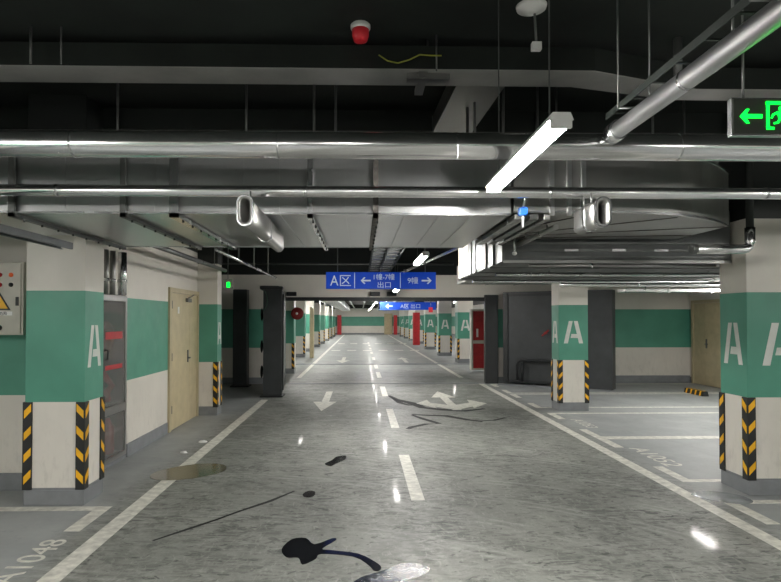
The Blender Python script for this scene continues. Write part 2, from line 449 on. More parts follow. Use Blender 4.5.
# puddles
def blob(name, pts, label, z=.003, sub=3):
    # closed Catmull-Rom outline
    n = len(pts); out = []
    for i in range(n):
        p0, p1, p2, p3 = (Vector(pts[(i + k) % n]) for k in (-1, 0, 1, 2))
        for s_ in range(sub):
            t = s_ / sub
            out.append(.5 * ((2 * p1) + (p2 - p0) * t + (2 * p0 - 5 * p1 + 4 * p2 - p3) * t * t + (3 * p1 - p0 - 3 * p2 + p3) * t ** 3))
    mb = MB(); mb.prism([(p.x, p.y, .0004) for p in out], (0, 0, z))
    return tag(mb.build(name, M['puddle']), label, 'puddle', None, 'thing')
blob('puddle', [(-.55, 4.12), (-.50, 3.98), (-.42, 3.97), (-.38, 3.86), (-.30, 3.95), (-.27, 4.03), (-.05, 3.98), (.05, 3.84), (.08, 3.76), (.11, 3.75),
                (.13, 3.80), (.10, 3.88), (-.02, 4.03), (-.20, 4.09), (-.27, 4.12), (-.18, 4.28), (-.21, 4.31), (-.33, 4.20), (-.40, 4.32), (-.50, 4.30)],
     'long spilt water puddle with a tail, nearest on the lane floor')
blob('puddle', [(.10, 3.73), (.0, 3.66), (-.06, 3.54), (.04, 3.42), (.20, 3.48), (.26, 3.60), (.38, 3.68), (.44, 3.78), (.36, 3.87), (.24, 3.85), (.17, 3.78)], 'shiny puddle at the very bottom edge, beside the long spill').data.materials[0] = simple('rippled_water', (.035, .042, .05), .07, var=.5, scale=14, bump=.6)
blob('puddle', [(-.53, 5.40), (-.51, 5.32), (-.45, 5.31), (-.42, 5.38), (-.43, 5.48), (-.49, 5.50)], 'small round dark wet spot on the lane, above the long spill')
blob('puddle', [(-.40, 6.52), (-.33, 6.42), (-.28, 6.52), (-.18, 6.72), (-.18, 6.90), (-.28, 6.85), (-.33, 6.68)], 'small bow shaped wet spot on the lane, farther than the round spot')
blob('puddle', [(-2.15, 6.05), (-2.0, 5.9), (-1.7, 5.95), (-1.45, 6.2), (-1.5, 6.5), (-1.8, 6.55), (-2.1, 6.3)], 'brownish damp patch across the left lane line near the first pillar', z=.0025).data.materials[0] = simple('damp', (.10, .095, .065), .12, var=.2)
blob('puddle', [(3.0, 5.30), (3.12, 5.1), (3.3, 5.02), (3.44, 5.1), (3.42, 5.3), (3.2, 5.42)], 'wet glossy patch at the foot of the near right pillar', z=.0035).data.materials[0] = simple('wet_epoxy', (.25, .27, .27), .05, var=.2, bump=.3)
for k, (x_, y_, r_) in enumerate(((-2.06, 7.72, .06), (-2.12, 7.1, .05))):
    mb = MB(); mb.lathe((x_, y_, 0), [(r_, .0), (r_ * .9, .008), (r_ * .4, .018), (.004, .02)], seg=9)
    for v in mb.bm.verts: v.co.x += random.uniform(-.012, .012); v.co.y += random.uniform(-.012, .012)
    tag(mb.build('crumpled_paper', M['white']), ['crumpled white paper scrap by the kerb, farther one', 'crumpled white paper scrap by the kerb, nearer one'][k], 'litter', None, 'thing')

# ------------------------------------------------------------------ pillars
def stencil_a(mb, w, h_, c, xd, zd=(0, 0, 1), t=.002):
    X, Z = Vector(xd), Vector(zd); nrm = X.cross(Z); C_ = Vector(c)
    def poly(pts): mb.prism([C_ + X * a + Z * b for a, b in pts], nrm * t)
    s = w * .21
    poly([(-w / 2, -h_ / 2), (-w / 2 + s, -h_ / 2), (-.012, h_ / 2), (-.012 - s * .95, h_ / 2)])
    poly([(w / 2, -h_ / 2), (w / 2 - s, -h_ / 2), (.008, h_ / 2), (.008 + s * .95, h_ / 2)])
    poly([(-w * .15, -h_ * .26), (w * .24, -h_ * .26), (w * .19, -h_ * .08), (-w * .10, -h_ * .08)])

def guard(parent, cx, cy, fx, fy, z0=.135, z1=.885, w=.066):
    """L-shaped rubber corner protector; fx, fy point from the corner into the pillar"""
    o = wloc(parent); mb = MB(); t = .012
    ax, ay = o.x + cx, o.y + cy
    xs = sorted((ax - fx * t, ax + fx * w)); mb.box(xs[0], xs[1], *sorted((ay - fy * t, ay)), z0, z1)
    ys = sorted((ay, ay + fy * w)); mb.box(*sorted((ax - fx * t, ax)), ys[0], ys[1], z0, z1)
    mb.mi = 1; n = 4; pitch_ = (z1 - z0) / n
    for k in range(n):
        zc = z0 + pitch_ * (k + .25); hh = .066; rise = .062
        for along in 'xy':
            if along == 'x':
                f = lambda u, z: (ax + fx * u, ay - fy * t, z); e = (0, -fy * .002, 0)
            else:
                f = lambda u, z: (ax - fx * t, ay + fy * u, z); e = (-fx * .002, 0, 0)
            a, b_ = .0, w - .006
            mb.prism([f(a, zc), f(b_, zc + rise), f(b_, zc + rise + hh), f(a, zc + hh)], e)
    return mb.build('corner_guard', [M['rubber'], M['yellow']], parent)

def pillar(x0, x1, y0, y1, guards, faces, label, group=None, top=CZ, detail=True):
    t = thing('pillar', ((x0 + x1) / 2, (y0 + y1) / 2, 0), label, 'pillar', group)
    w, d = (x1 - x0) / 2, (y1 - y0) / 2
    MB().box(x0, x1, y0, y1, 0.1, top, bev=.006).build('shaft', M['paint_pillar'], t)
    MB().box(x0 - .004, x1 + .004, y0 - .004, y1 + .004, 0, .13, bev=.004).build('plinth', M['kerb'], t)
    for fx, fy in guards: guard(t, -fx * w, -fy * d, fx, fy)
    for s in faces:
        mb = MB()
        if s == 'front': stencil_a(mb, .34, .39, ((x0 + x1) / 2, y0 - .0005, 1.37), (1, 0, 0))
        if s == 'left': stencil_a(mb, .28, .39, (x0 - .0005, (y0 + y1) / 2, 1.37), (0, -1, 0))
        if s == 'right': stencil_a(mb, .26, .37, (x1 + .0005, (y0 + y1) / 2, 1.36), (0, 1, 0))
        mb.build('painted_letter', M['letter'], t)
    return t
R_ = 'green and white pillars'
pillar(-2.89, -2.385, 5.13, 5.50, ((1, 1), (-1, 1), (-1, -1)), ('right',), 'near left green and white pillar beside the control box')
pillar(-2.86, -2.39, 9.83, 10.12, ((-1, 1), (-1, -1)), ('right',), 'green and white pillar just past the cream door on the left')
pillar(3.52, 4.14, 5.28, 5.68, ((1, 1), (1, -1)), ('front', 'left'), 'nearest right pillar, green and white with two letters A')
pillar(3.445, 3.96, 10.16, 10.54, ((1, 1), (-1, 1), (1, -1)), ('front', 'left'), 'right pillar with letter A standing before the charcoal blast door')
RY = [21.3, 25.4, 30.8, 38, 43, 48, 53]
proto = None
for k, y_ in enumerate(RY):
    ordn = ['first', 'second', 'third', 'fourth', 'fifth', 'sixth', 'seventh'][k]
    lab = ordn + ' green and white pillar of the right row beyond the opening'
    if proto is None:
        proto = pillar(3.52, 4.08, y_, y_ + .6, ((1, 1), (-1, 1)), ('front',), lab, 'pillars of the right row beyond the opening')
    else:
        c = copy_tree(proto); c.location.y = y_ + .3; c.location.x = 3.65 if k < 3 else 3.8; c['label'] = lab
lproto = None
for k, y_ in enumerate([20.3, 24.6, 29, 33.5, 38, 43, 48, 53]):
    ordn = ['first', 'second', 'third', 'fourth', 'fifth', 'sixth', 'seventh', 'eighth'][k]
    lab = ordn + ' green and white pillar of the left row beyond the opening'
    if lproto is None:
        lproto = pillar(-2.9, -2.35, y_, y_ + .55, ((1, 1), (-1, 1)), (), lab, 'pillars of the left row beyond the opening')
    else:
        c = copy_tree(lproto); c.location.y = y_ + .275; c['label'] = lab
pillar(-2.75, -1.97, 17.3, 17.8, ((-1, 1),), (), 'green and white pillar carrying the red hose reel beyond the opening')

# ------------------------------------------------------------------ doors
def door_left():
    d = struct(bpy.data.objects.new('door_1', None), 'cream double door with a narrow leaf in the left wall'); col.objects.link(d)
    d.location = (-2.72, 9.08, 0)
    X = -2.72
    f = MB(); f.box(X, X + .03, 8.34, 8.42, 0, 2.05).box(X, X + .03, 9.74, 9.82, 0, 2.05).box(X, X + .03, 8.42, 9.74, 1.98, 2.05); f.build('door_frame', M['dcream'], d)
    a = bx('door_leaf', M['cream'], d, X, X + .018, 8.425, 9.33, .01, 1.975, bev=.003)
    b = bx('door_leaf', M['cream'], d, X, X + .018, 9.335, 9.735, .01, 1.975, bev=.003)
    h_ = MB(); h_.box(X + .018, X + .03, 9.20, 9.25, .93, 1.12, bev=.003); h_.path([(X + .03, 9.225, 1.0), (X + .065, 9.225, 1.0), (X + .07, 9.12, 1.0)], .009, 10); h_.build('door_handle', M['rodm'], a)
    for z in (.25, 1.0, 1.75): bx('hinge', M['rodm'], a, X + .018, X + .032, 8.42, 8.45, z, z + .11)
    c = MB(); c.box(X + .018, X + .06, 9.1, 9.3, 1.86, 1.92, bev=.004); c.path([(X + .05, 9.15, 1.925), (X + .06, 9.3, 1.95), (X + .045, 9.45, 1.985)], .008, 8); c.build('door_closer', M['rodm'], a)
    bx('notice', M['white'], a, X + .018, X + .02, 8.72, 8.80, 1.68, 1.78)
door_left()
def door_right():
    d = struct(bpy.data.objects.new('door_2', None), 'cream double door in the right wall behind the near pillar'); col.objects.link(d)
    d.location = (8.3, 13.85, 0); X = 8.3
    f = MB(); f.box(X - .05, X, 14.42, 14.5, 0, 2.06).box(X - .05, X, 13.22, 13.30, 0, 2.06).box(X - .05, X, 13.30, 14.42, 1.99, 2.06); f.build('door_frame', M['dcream'], d)
    a = bx('door_leaf', M['cream'], d, X - .03, X, 13.95, 14.415, .01, 1.985, bev=.003)
    b = bx('door_leaf', M['cream'], d, X - .03, X, 13.305, 13.945, .01, 1.985, bev=.003)
    h_ = MB(); h_.box(X - .045, X - .03, 13.85, 13.9, .9, 1.12, bev=.003); h_.path([(X - .04, 13.87, 1.0), (X - .08, 13.87, 1.0), (X - .08, 13.75, 1.0)], .01, 10); h_.build('door_handle', M['rodm'], b)
door_right()

# hydrant cabinets ---------------------------------------------------
def hydrant_cabinet():
    t = thing('hydrant_cabinet', (-2.70, 6.53, 0), 'steel framed glass hydrant cabinet with red fittings behind the near left pillar', 'cabinet')
    x0, x1 = -2.955, -2.705; y0, y1 = 6.18, 6.86
    fr_ = MB()
    for ya, yb in ((y0, y0 + .05), (y1 - .05, y1)): fr_.box(x0, x1, ya, yb, .05, 1.86)
    for za, zb in ((.05, .10), (.56, .65), (1.80, 1.86)): fr_.box(x0, x1, y0 + .05, y1 - .05, za, zb)
    fr_.build('cabinet_frame', M['galvdark'], t)
    bx('back_panel', simple('cabinet_back', (.035, .025, .02), .5), t, x0, x0 + .01, y0 + .05, y1 - .05, .1, 1.8)
    each('side_lining', simple('cabinet_lining', (.10, .09, .085), .5), t, [(x0 + .011, x1 - .02, y0 + .052, y0 + .058, .1, 1.8), (x0 + .011, x1 - .02, y1 - .058, y1 - .052, .1, 1.8)])
    a = bx('glass_door', M['glass'], t, x1 - .014, x1 - .008, y0 + .055, y1 - .055, .655, 1.795)
    mb = MB(); mb.path([(x1, y0 + .09, 1.17), (x1 + .03, y0 + .09, 1.17), (x1 + .03, y0 + .09, 1.27), (x1, y0 + .09, 1.27)], .01, 10); mb.build('door_handle', M['rubber'], a)
    bx('lower_glass', M['glass'], t, x1 - .014, x1 - .008, y0 + .055, y1 - .055, .105, .555)
    mb = MB(); mb.lathe((-2.82, 6.50, 1.40), [(.06, -.05), (.17, -.045), (.17, .045), (.06, .05)], 'X', 20)
    mb.build('hose', M['redhose'], t)
    mb = MB(); mb.lathe((-2.82, 6.4, .1), [(.06, 0), (.065, .02), (.065, .30), (.03, .36), (.02, .40)], 'Z', 16); mb.build('fire_extinguisher', M['red'], t)
    mb = MB(); mb.lathe((-2.82, 6.62, .1), [(.06, 0), (.065, .02), (.065, .30), (.03, .36), (.02, .40)], 'Z', 16); mb.build('fire_extinguisher', M['red'], t)
    mb = MB(); mb.path([(-2.80, 6.55, .7), (-2.78, 6.5, .8), (-2.78, 6.62, .86), (-2.80, 6.55, .93), (-2.8, 6.45, 1.0)], .035, 12); mb.build('hose_nozzle', M['red'], t)
    bx('red_lettering', M['red'], t, x1 - .0075, x1 - .006, 6.30, 6.74, 1.38, 1.46); bx('red_lettering', M['red'], t, x1 - .0075, x1 - .006, 6.30, 6.74, 1.05, 1.10)
hydrant_cabinet()
for k, (dy, dx, r_, lab) in enumerate(((6.50, -2.62, .045, 'bright cladded riser pipe above the glass hydrant cabinet'), (6.34, -2.66, .03, 'grey riser pipe above the hydrant cabinet, middle one'), (6.22, -2.675, .024, 'thin grey riser pipe above the hydrant cabinet nearest the pillar'))):
    mb = MB(); mb.path([(dx, dy, 1.862), (dx, dy, 2.33)], r_, 20)
    t = tag(mb.build('riser_pipe', M['clad'] if k == 0 else M['galvdark']), lab, 'pipe', None, 'thing')
    mb = MB(); mb.path([(dx, dy, 2.0), (dx, dy, 2.03)], r_ + .006, 20); mb.build('pipe_band', M['steel'], t)

def far_cabinet(x0, x1, y0, z1, label):
    t = thing('hydrant_cabinet', ((x0 + x1) / 2, y0 + .15, 0), label, 'cabinet')
    f = MB(); f.box(x0, x0 + .05, y0, y0 + .3, .05, z1).box(x1 - .05, x1, y0, y0 + .3, .05, z1)
    for a, b in ((.05, .1), (.85, .95), (z1 - .06, z1)): f.box(x0 + .05, x1 - .05, y0, y0 + .3, a, b)
    f.build('cabinet_frame', M['beige'], t)
    bx('red_panel', M['red'], t, x0 + .05, x1 - .05, y0 + .06, y0 + .08, .95, z1 - .06)
    bx('red_panel', M['red'], t, x0 + .05, x1 - .05, y0 + .06, y0 + .08, .1, .85)
    bx('notice', M['white'], t, x0 + .16, x0 + .22, y0 + .05, y0 + .06, 1.05, 1.3)
far_cabinet(3.36, 3.80, 17.8, 1.9, 'red fire cabinet in a pale frame just beyond the opening')
for (x0, x1, y0, lab) in ((3.2, 3.62, 36, 'tall red fire cabinet between the far right row pillars'), (-2.42, -2.0, 59.9, 'red fire box at the far left end of the lane'), (3.35, 3.7, 59.9, 'red fire box beside the far cream door')):
    t = thing('fire_box', ((x0 + x1) / 2, y0 + .2, 0), lab, 'cabinet')
    bx('body', M['red'], t, x0, x1, y0, y0 + .35, 0, 2.0, bev=.01); bx('door', M['red'], t, x0 + .04, x1 - .04, y0 - .015, y0, .3, 1.9)
d3 = struct(bpy.data.objects.new('door_3', None), 'cream door in the far end wall'); col.objects.link(d3); d3.location = (2.85, 60.6, 0)
bx('door_leaf', M['cream'], d3, 2.45, 3.2, 60.58, 60.65, 0, 2.1); bx('door_frame', M['dcream'], d3, 2.4, 3.25, 60.65, 60.69, 0, 2.16)
d4 = struct(bpy.data.objects.new('door_4', None), 'narrow cream door frame on the left beyond the opening'); col.objects.link(d4); d4.location = (-2.15, 24.0, 0)
bx('door_leaf', M['cream'], d4, -2.05, -1.95, 24.2, 24.5, 0, 2.05); bx('door_frame', M['dcream'], d4, -2.11, -2.05, 24.2, 24.5, 0, 2.1)

# control box -------------------------------------------------------
t = thing('control_box', (-3.36, 5.5, 1.455), 'beige electrical control box with indicator lamps on the left wall', 'electrical box')
bx('body', M['beige'], t, -3.66, -3.065, 5.40, 5.60, 1.455, 2.118, bev=.006)
dr = bx('door', M['beige'], t, -3.65, -3.085, 5.388, 5.40, 1.468, 2.106, bev=.004)
mb = MB(); mb.box(-3.125, -3.10, 5.378, 5.389, 1.72, 1.80, bev=.003); mb.build('latch', M['rubber'], dr)
for x_, z_, c_ in ((-3.27, 2.0, 'red'), (-3.17, 2.0, 'redl'), (-3.27, 1.91, 'red'), (-3.17, 1.91, 'rubber'), (-3.37, 2.0, 'rubber'), (-3.37, 1.91, 'rubber')):
    mt = emit('amber_lamp', (.55, .10, .03), .05) if c_ == 'redl' else M[c_]
    mb = MB(); mb.lathe((x_, 5.388, z_), [(.02, 0), (.02, -.008), (.014, -.012), (.012, -.02), (.004, -.022)], 'Y', 16); mb.build('indicator_button', mt, dr)
mb = MB(); mb.lathe((-3.27, 5.388, 1.52), [(.025, 0), (.025, -.01), (.012, -.022)], 'Y', 16); mb.build('lock', M['rubber'], dr)
mb = MB(); mb.prism([(-3.39, 5.3865, 1.68), (-3.17, 5.3865, 1.68), (-3.28, 5.3865, 1.86)], (0, -.002, 0)); mb.mi = 1
mb.prism([(-3.365, 5.384, 1.694), (-3.195, 5.384, 1.694), (-3.28, 5.384, 1.832)], (0, -.001, 0)); mb.mi = 0
mb.prism([(-3.285, 5.3825, 1.78), (-3.30, 5.3825, 1.745), (-3.283, 5.3825, 1.745), (-3.29, 5.3825, 1.71), (-3.26, 5.3825, 1.755), (-3.277, 5.3825, 1.755), (-3.27, 5.3825, 1.78)], (0, -.001, 0))
mb.build('warning_triangle', [M['rubber'], M['yellow']], dr)
pl_ = bx('warning_plate', M['white'], dr, -3.38, -3.155, 5.3845, 5.3875, 1.632, 1.668)
text_mesh('warning_text', '有电危险', .034, M['rubber'], dr, (-3.268, 5.384, 1.65), (1, 0, 0), (0, 0, 1))

# ------------------------------------------------------------------ blast doors
t = thing('blast_door', (-1.82, 13.4, 0), 'open charcoal blast door seen edge on at the left of the opening', 'door')
mb = MB(); mb.prism([(-2.01, 12.12, .03), (-1.63, 12.12, .03), (-1.84, 14.2, .03), (-2.24, 14.2, .03)], (0, 0, 2.19)); mb.build('door_leaf', M['darkleaf'], t)
mb = MB(); mb.prism([(-1.638, 12.3, .12), (-1.615, 12.3, .12), (-1.80, 14.1, .12), (-1.828, 14.1, .12)], (0, 0, 2.0)); mb.build('rubber_seal', M['rubber'], t)
mb = MB(); mb.box(-2.06, -1.60, 12.02, 12.2, 2.2, 2.27, bev=.02); mb.box(-2.10, -1.70, 12.2, 12.6, 2.22, 2.29, bev=.02); mb.build('top_fitting', M['darkleaf'], t)
for z in (.45, 1.0, 1.7):
    mb = MB(); mb.path([(-2.06, 12.9, z), (-2.15, 12.9, z)], .035, 14); mb.lathe((-2.17, 12.9, z), [(.12, -.01), (.14, 0), (.12, .012), (.1, .0)], 'X', 20); mb.build('locking_wheel', M['darkframe'], t)
mb = MB(); mb.box(-2.06, -1.6, 12.05, 12.5, 0, .028); mb.build('floor_stop', M['darkframe'], t)
mb = MB()
pts = [(-2.02 - .02, 12.08, 2.2 - .0)] + [(-2.03 + .11 * math.sin(a) * 1.0, 12.07, 1.98 + .22 * math.cos(a)) for a in [k * PI / 8 for k in range(1, 8)]]
mb.path(pts, .008, 8); mb.build('hanging_cable', simple('green_cable', (.03, .09, .06), .5), t)

t = thing('blast_door', (-2.85, 14.05, 0), 'dark blast door panel standing in the unlit alcove on the left', 'door')
bx('door_leaf', M['darkleaf'], t, -3.02, -2.69, 13.9, 14.2, .03, 2.3, bev=.02)
mb = MB(); mb.box(-3.07, -2.64, 13.85, 14.25, 0, .028); mb.build('base', M['darkframe'], t)

t = thing('blast_door', (4.57, 13.65, 0), 'wide charcoal blast door panel swung open behind the right pillar', 'door')
a = Vector((3.50, 14.36, 0)); b = Vector((5.50, 13.05, 0)); dd = (b - a).normalized(); nn = Vector((dd.y, -dd.x, 0))   # nn faces the viewer
def quad_leaf(a, b, th, z0, z1): return [tuple(p) for p in (a, b, b - nn * th, a - nn * th)], z0, z1
mb = MB(); q, z0, z1 = quad_leaf(a, b, .28, .06, 2.26); mb.prism([(p[0], p[1], z0) for p in q], (0, 0, z1 - z0)); mb.build('door_leaf', M['darkleaf'], t)
mb = MB()
c = b + dd * .0 + nn * .02
q = [b - dd * .42 + nn * .06, b + dd * .14 + nn * .06, b + dd * .14 - nn * .3, b - dd * .42 - nn * .0]
mb.prism([(p.x, p.y, .02) for p in q], (0, 0, 2.24)); mb.build('hinge_post', M['darkleaf'], t)
mb = MB(); q = [a + nn * .012, b - dd * .42 + nn * .012, b - dd * .42 + nn * .002, a + nn * .002]
for zz in (.07, 2.15): mb.prism([(p.x, p.y, zz) for p in q], (0, 0, .06))
q = [a + nn * .03, a + dd * .12 + nn * .03, a + dd * .12 + nn * .001, a + nn * .001]
mb.prism([(p.x, p.y, .07) for p in q], (0, 0, 2.15)); mb.build('edge_rib', M['darkframe'], t)
mb = MB(); A = a + dd * .38 + nn * .12; B = a + dd * 1.5 + nn * .12
up = lambda v, z: (v.x, v.y, z)
mb.path([up(A - nn * .1, .16), up(A, .16), up(A, .48), up(A + dd * .03, .58), up(A + dd * .1, .62), up(B, .62), up(B - nn * .1, .62)], .035, 12)
mb.path([up(A + dd * .12, .12), up(A + dd * .12, .55)], .03, 12)
mb.build('grab_rail', M['darkframe'], t)
mb = MB(); w_ = a + dd * 1.05 + nn * .06; mb.path([up(w_ - nn * .05, 1.27), up(w_ + nn * .05, 1.27)], .03, 12); mb.path([up(w_ + nn * .03 - dd * .08, 1.2), up(w_ + nn * .03 + dd * .08, 1.34)], .02, 8); mb.build('locking_handle', M['redhose'], t)
mb = MB(); q = [a - dd * .1 + nn * .15, b + dd * .1 + nn * .15, b + dd * .1 - nn * .2, a - dd * .1 - nn * .2]
mb.prism([(p.x, p.y, 0) for p in q], (0, 0, .018)); struct(mb.build('trim_6', M['kerb']), 'pale sill strip under the charcoal blast door')

# small black lintel fixings
for k, x_ in enumerate((-1.72, .35, .76)):
    tag(MB().box(x_ - .12, x_ + .12, 14.5, 14.65, 2.17, 2.27, bev=.01).build('latch_block', M['darkframe']), ['black latch block on the lintel above the charcoal door', 'black latch block on the lintel, left of the middle pair', 'black latch block on the lintel, right of the middle pair'][k], 'latch', 'latch blocks on the lintel', 'thing')

# wheel stop
t = thing('wheel_stop', (7.12, 12.3, 0), 'black and yellow wheel stop on the bay before the cream door', 'wheel stop')
mb = MB(); c0, c1 = Vector((7.12, 12.7, 0)), Vector((7.12, 12.0, 0)); dx_ = (c1 - c0).normalized(); nx = Vector((dx_.y, -dx_.x, 0))
sec = [(-.07, 0), (.07, 0), (.045, .1), (-.045, .1)]
mb.prism([c0 + nx * a_ + Vector((0, 0, z_)) for a_, z_ in sec], c1 - c0); mb.build('body', M['rubber'], t)
mb = MB()
for k in range(4):
    s0 = c0 + dx_ * (.07 + k * .17); mb.prism([s0 + nx * a_ + Vector((0, 0, z_)) for a_, z_ in [(-.073, .005), (.073, .005), (.047, .103), (-.047, .103)]], dx_ * .05)
mb.build('yellow_stripe', M['yellow'], t)
# hose reel beyond the opening
t = thing('hose_reel', (-1.83, 17.2, 1.76), 'dark red hose reel on the pillar just beyond the opening', 'hose reel')
mb = MB(); mb.lathe((-1.86, 17.19, 1.76), [(.05, .10), (.17, .09), (.18, .07), (.12, .05), (.12, -.03), (.18, -.05), (.17, -.07), (.05, -.08)], 'Y', 28); mb.build('drum', M['redhose'], t)
mb = MB(); mb.lathe((-1.86, 17.08, 1.76), [(.035, .01), (.035, -.02), (.01, -.03)], 'Y', 16); mb.build('hub', M['white'], t)

# ------------------------------------------------------------------ signs
def arrow2d(mb, c, w, h_, d, y, th=.004):
    """horizontal arrow facing -Y, d=-1 points left"""
    cx, cz = c; s = h_ * .14
    pts = [(-w / 2, 0), (-w / 2 + h_ * .5, h_ / 2), (-w / 2 + h_ * .68, h_ / 2 - s * .6), (-w / 2 + h_ * .36, s * .8), (w / 2, s * .8), (w / 2, -s * .8), (-w / 2 + h_ * .36, -s * .8), (-w / 2 + h_ * .68, -h_ / 2 + s * .6), (-w / 2 + h_ * .5, -h_ / 2)]
    if d > 0: pts = [(-a_, b_) for a_, b_ in pts]
    mb.prism([(cx + a_, y, cz + b_) for a_, b_ in pts], (0, -th, 0))
t = thing('direction_sign', (.34, 10.0, 2.115), 'long blue hanging direction sign with white Chinese lettering and arrows', 'sign')
bx('panel', M['blue'], t, -.596, 1.281, 10.0, 10.06, 2.113, 2.40, bev=.004)
mb = MB(); mb.box(-.115, -.103, 9.995, 10.0, 2.125, 2.39); mb.box(.665, .677, 9.995, 10.0, 2.125, 2.39); mb.build('divider', M['signw'], t)
text_mesh('sign_text', 'A', .25, M['signw'], t, (-.455, 9.997, 2.255), (1, 0, 0), (0, 0, 1), .85)
text_mesh('sign_text', '区', .22, M['signw'], t, (-.265, 9.997, 2.255), (1, 0, 0), (0, 0, 1))
text_mesh('sign_text', '1幢-7幢', .115, M['signw'], t, (.395, 9.997, 2.32), (1, 0, 0), (0, 0, 1))
text_mesh('sign_text', '出口', .115, M['signw'], t, (.395, 9.997, 2.185), (1, 0, 0), (0, 0, 1), 1.1)
text_mesh('sign_text', '9幢', .125, M['signw'], t, (.885, 9.997, 2.26), (1, 0, 0), (0, 0, 1))
mb = MB(); arrow2d(mb, (.08, 2.255), .17, .12, -1, 9.997); mb.build('arrow', M['signw'], t)
mb = MB(); arrow2d(mb, (1.12, 2.255), .17, .12, 1, 9.997); mb.build('arrow', M['signw'], t)
for x_ in (-.4, 1.1):
    mb = MB(); mb.path([(x_, 10.03, 2.40), (x_, 10.03, CZ)], .008, 8); mb.build('hanger_rod', M['rodm'], t)
t = thing('direction_sign', (2.0, 25.0, 1.99), 'small dark blue hanging sign far down the corridor', 'sign')
bx('panel', M['blue'], t, .81, 3.2, 25, 25.06, 1.99, 2.32)
mb = MB(); arrow2d(mb, (1.2, 2.15), .3, .2, -1, 24.997); mb.build('arrow', M['signw'], t)
text_mesh('sign_text', 'A区 出口', .22, M['signw'], t, (2.1, 24.997, 2.15), (1, 0, 0), (0, 0, 1))
for x_ in (1.0, 3.0):
    mb = MB(); mb.path([(x_, 25.03, 2.32), (x_, 25.03, CZ)], .012, 6); mb.build('hanger_rod', M['rodm'], t)

# big exit sign, right
t = thing('exit_sign', (1.74, 2.4, 2.37), 'large hanging green exit sign with left arrow and running figure', 'exit sign')
Y = 2.4
bx('housing', M['steel'], t, 1.545, 1.94, Y, Y + .03, 2.365, 2.525, bev=.003)
bx('face_panel', M['signblk'], t, 1.552, 1.933, Y - .003, Y, 2.372, 2.518)
mb = MB(); y_ = Y - .003
mb.prism([(1.578, y_, 2.445), (1.605, y_, 2.475), (1.618, y_, 2.475), (1.604, y_, 2.453), (1.672, y_, 2.453), (1.672, y_, 2.437), (1.604, y_, 2.437), (1.618, y_, 2.415), (1.605, y_, 2.415)], (0, -.003, 0))
mb.build('arrow', M['green_e'], t)
mb = MB()
for q in ((1.690, 1.702, 2.395, 2.505), (1.690, 1.80, 2.495, 2.508), (1.79, 1.802, 2.395, 2.495), (1.690, 1.722, 2.390, 2.400), (1.765, 1.802, 2.390, 2.400)): mb.box(q[0], q[1], y_ - .003, y_, q[2], q[3])
mb.build('door_pictogram', M['green_e'], t)
mb = MB()
mb.lathe((1.752, y_ - .0015, 2.478), [(.010, -.0015), (.010, .0015)], 'Y', 14)
for pts in ([(1.735, 2.466), (1.757, 2.464), (1.760, 2.436), (1.742, 2.434)], [(1.735, 2.466), (1.716, 2.456), (1.708, 2.438), (1.714, 2.436), (1.722, 2.450), (1.738, 2.456)],
            [(1.757, 2.464), (1.772, 2.446), (1.784, 2.448), (1.783, 2.440), (1.768, 2.438), (1.756, 2.450)], [(1.742, 2.434), (1.752, 2.438), (1.742, 2.416), (1.722, 2.412), (1.721, 2.420), (1.735, 2.422)],
            [(1.750, 2.437), (1.760, 2.437), (1.772, 2.420), (1.782, 2.398), (1.774, 2.396), (1.762, 2.414)]):
    mb.prism([(a_, y_, b_) for a_, b_ in pts], (0, -.003, 0))
mb.build('running_figure', M['green_e'], t)
mb = MB()
for a_, b_ in ((1.82, 1.832), (1.84, 1.852), (1.86, 1.872), (1.88, 1.892), (1.90, 1.912)): mb.box(a_, b_, y_ - .003, y_, 2.42, 2.47)
mb = MB(); mb.path([(1.605, Y + .015, 2.525), (1.605, Y + .015, CZ)], .005, 8); mb.build('hanger_rod', M['rodm'], t)
mb = MB(); mb.path([(1.88, Y + .015, 2.525), (1.88, Y + .015, CZ)], .005, 8); mb.build('hanger_rod', M['rodm'], t)
# small exit signs
t = thing('exit_sign', (-2.53, 11.2, 2.2), 'small green exit sign beside the second left pillar', 'exit sign')
bx('housing', M['steel'], t, -2.62, -2.44, 11.2, 11.23, 2.18, 2.36); bx('face_panel', M['green_e'], t, -2.55, -2.49, 11.19, 11.2, 2.20, 2.30)
mb = MB(); mb.path([(-2.53, 11.215, 2.36), (-2.53, 11.215, CZ)], .006, 8); mb.build('hanger_rod', M['rodm'], t)
t = thing('exit_sign', (3.5, 17.4, 2.2), 'small green exit sign above the red fire cabinet', 'exit sign')
bx('housing', M['steel'], t, 3.28, 3.72, 17.4, 17.43, 2.18, 2.33); bx('face_panel', M['green_e'], t, 3.30, 3.70, 17.39, 17.4, 2.19, 2.30)
mb = MB(); mb.path([(3.5, 17.415, 2.33), (3.5, 17.415, CZ)], .008, 8); mb.build('hanger_rod', M['rodm'], t)
t = thing('notice_board', (2.95, 23, 2.0), 'small red notice hanging over the far right lane edge', 'sign')
bx('panel', emit('red_sign', (.6, .04, .05), .1), t, 2.66, 2.82, 23, 23.04, 1.86, 2.06); mb = MB(); mb.path([(2.74, 23.02, 2.06), (2.74, 23.02, CZ)], .01, 6); mb.build('hanger_rod', M['rodm'], t)

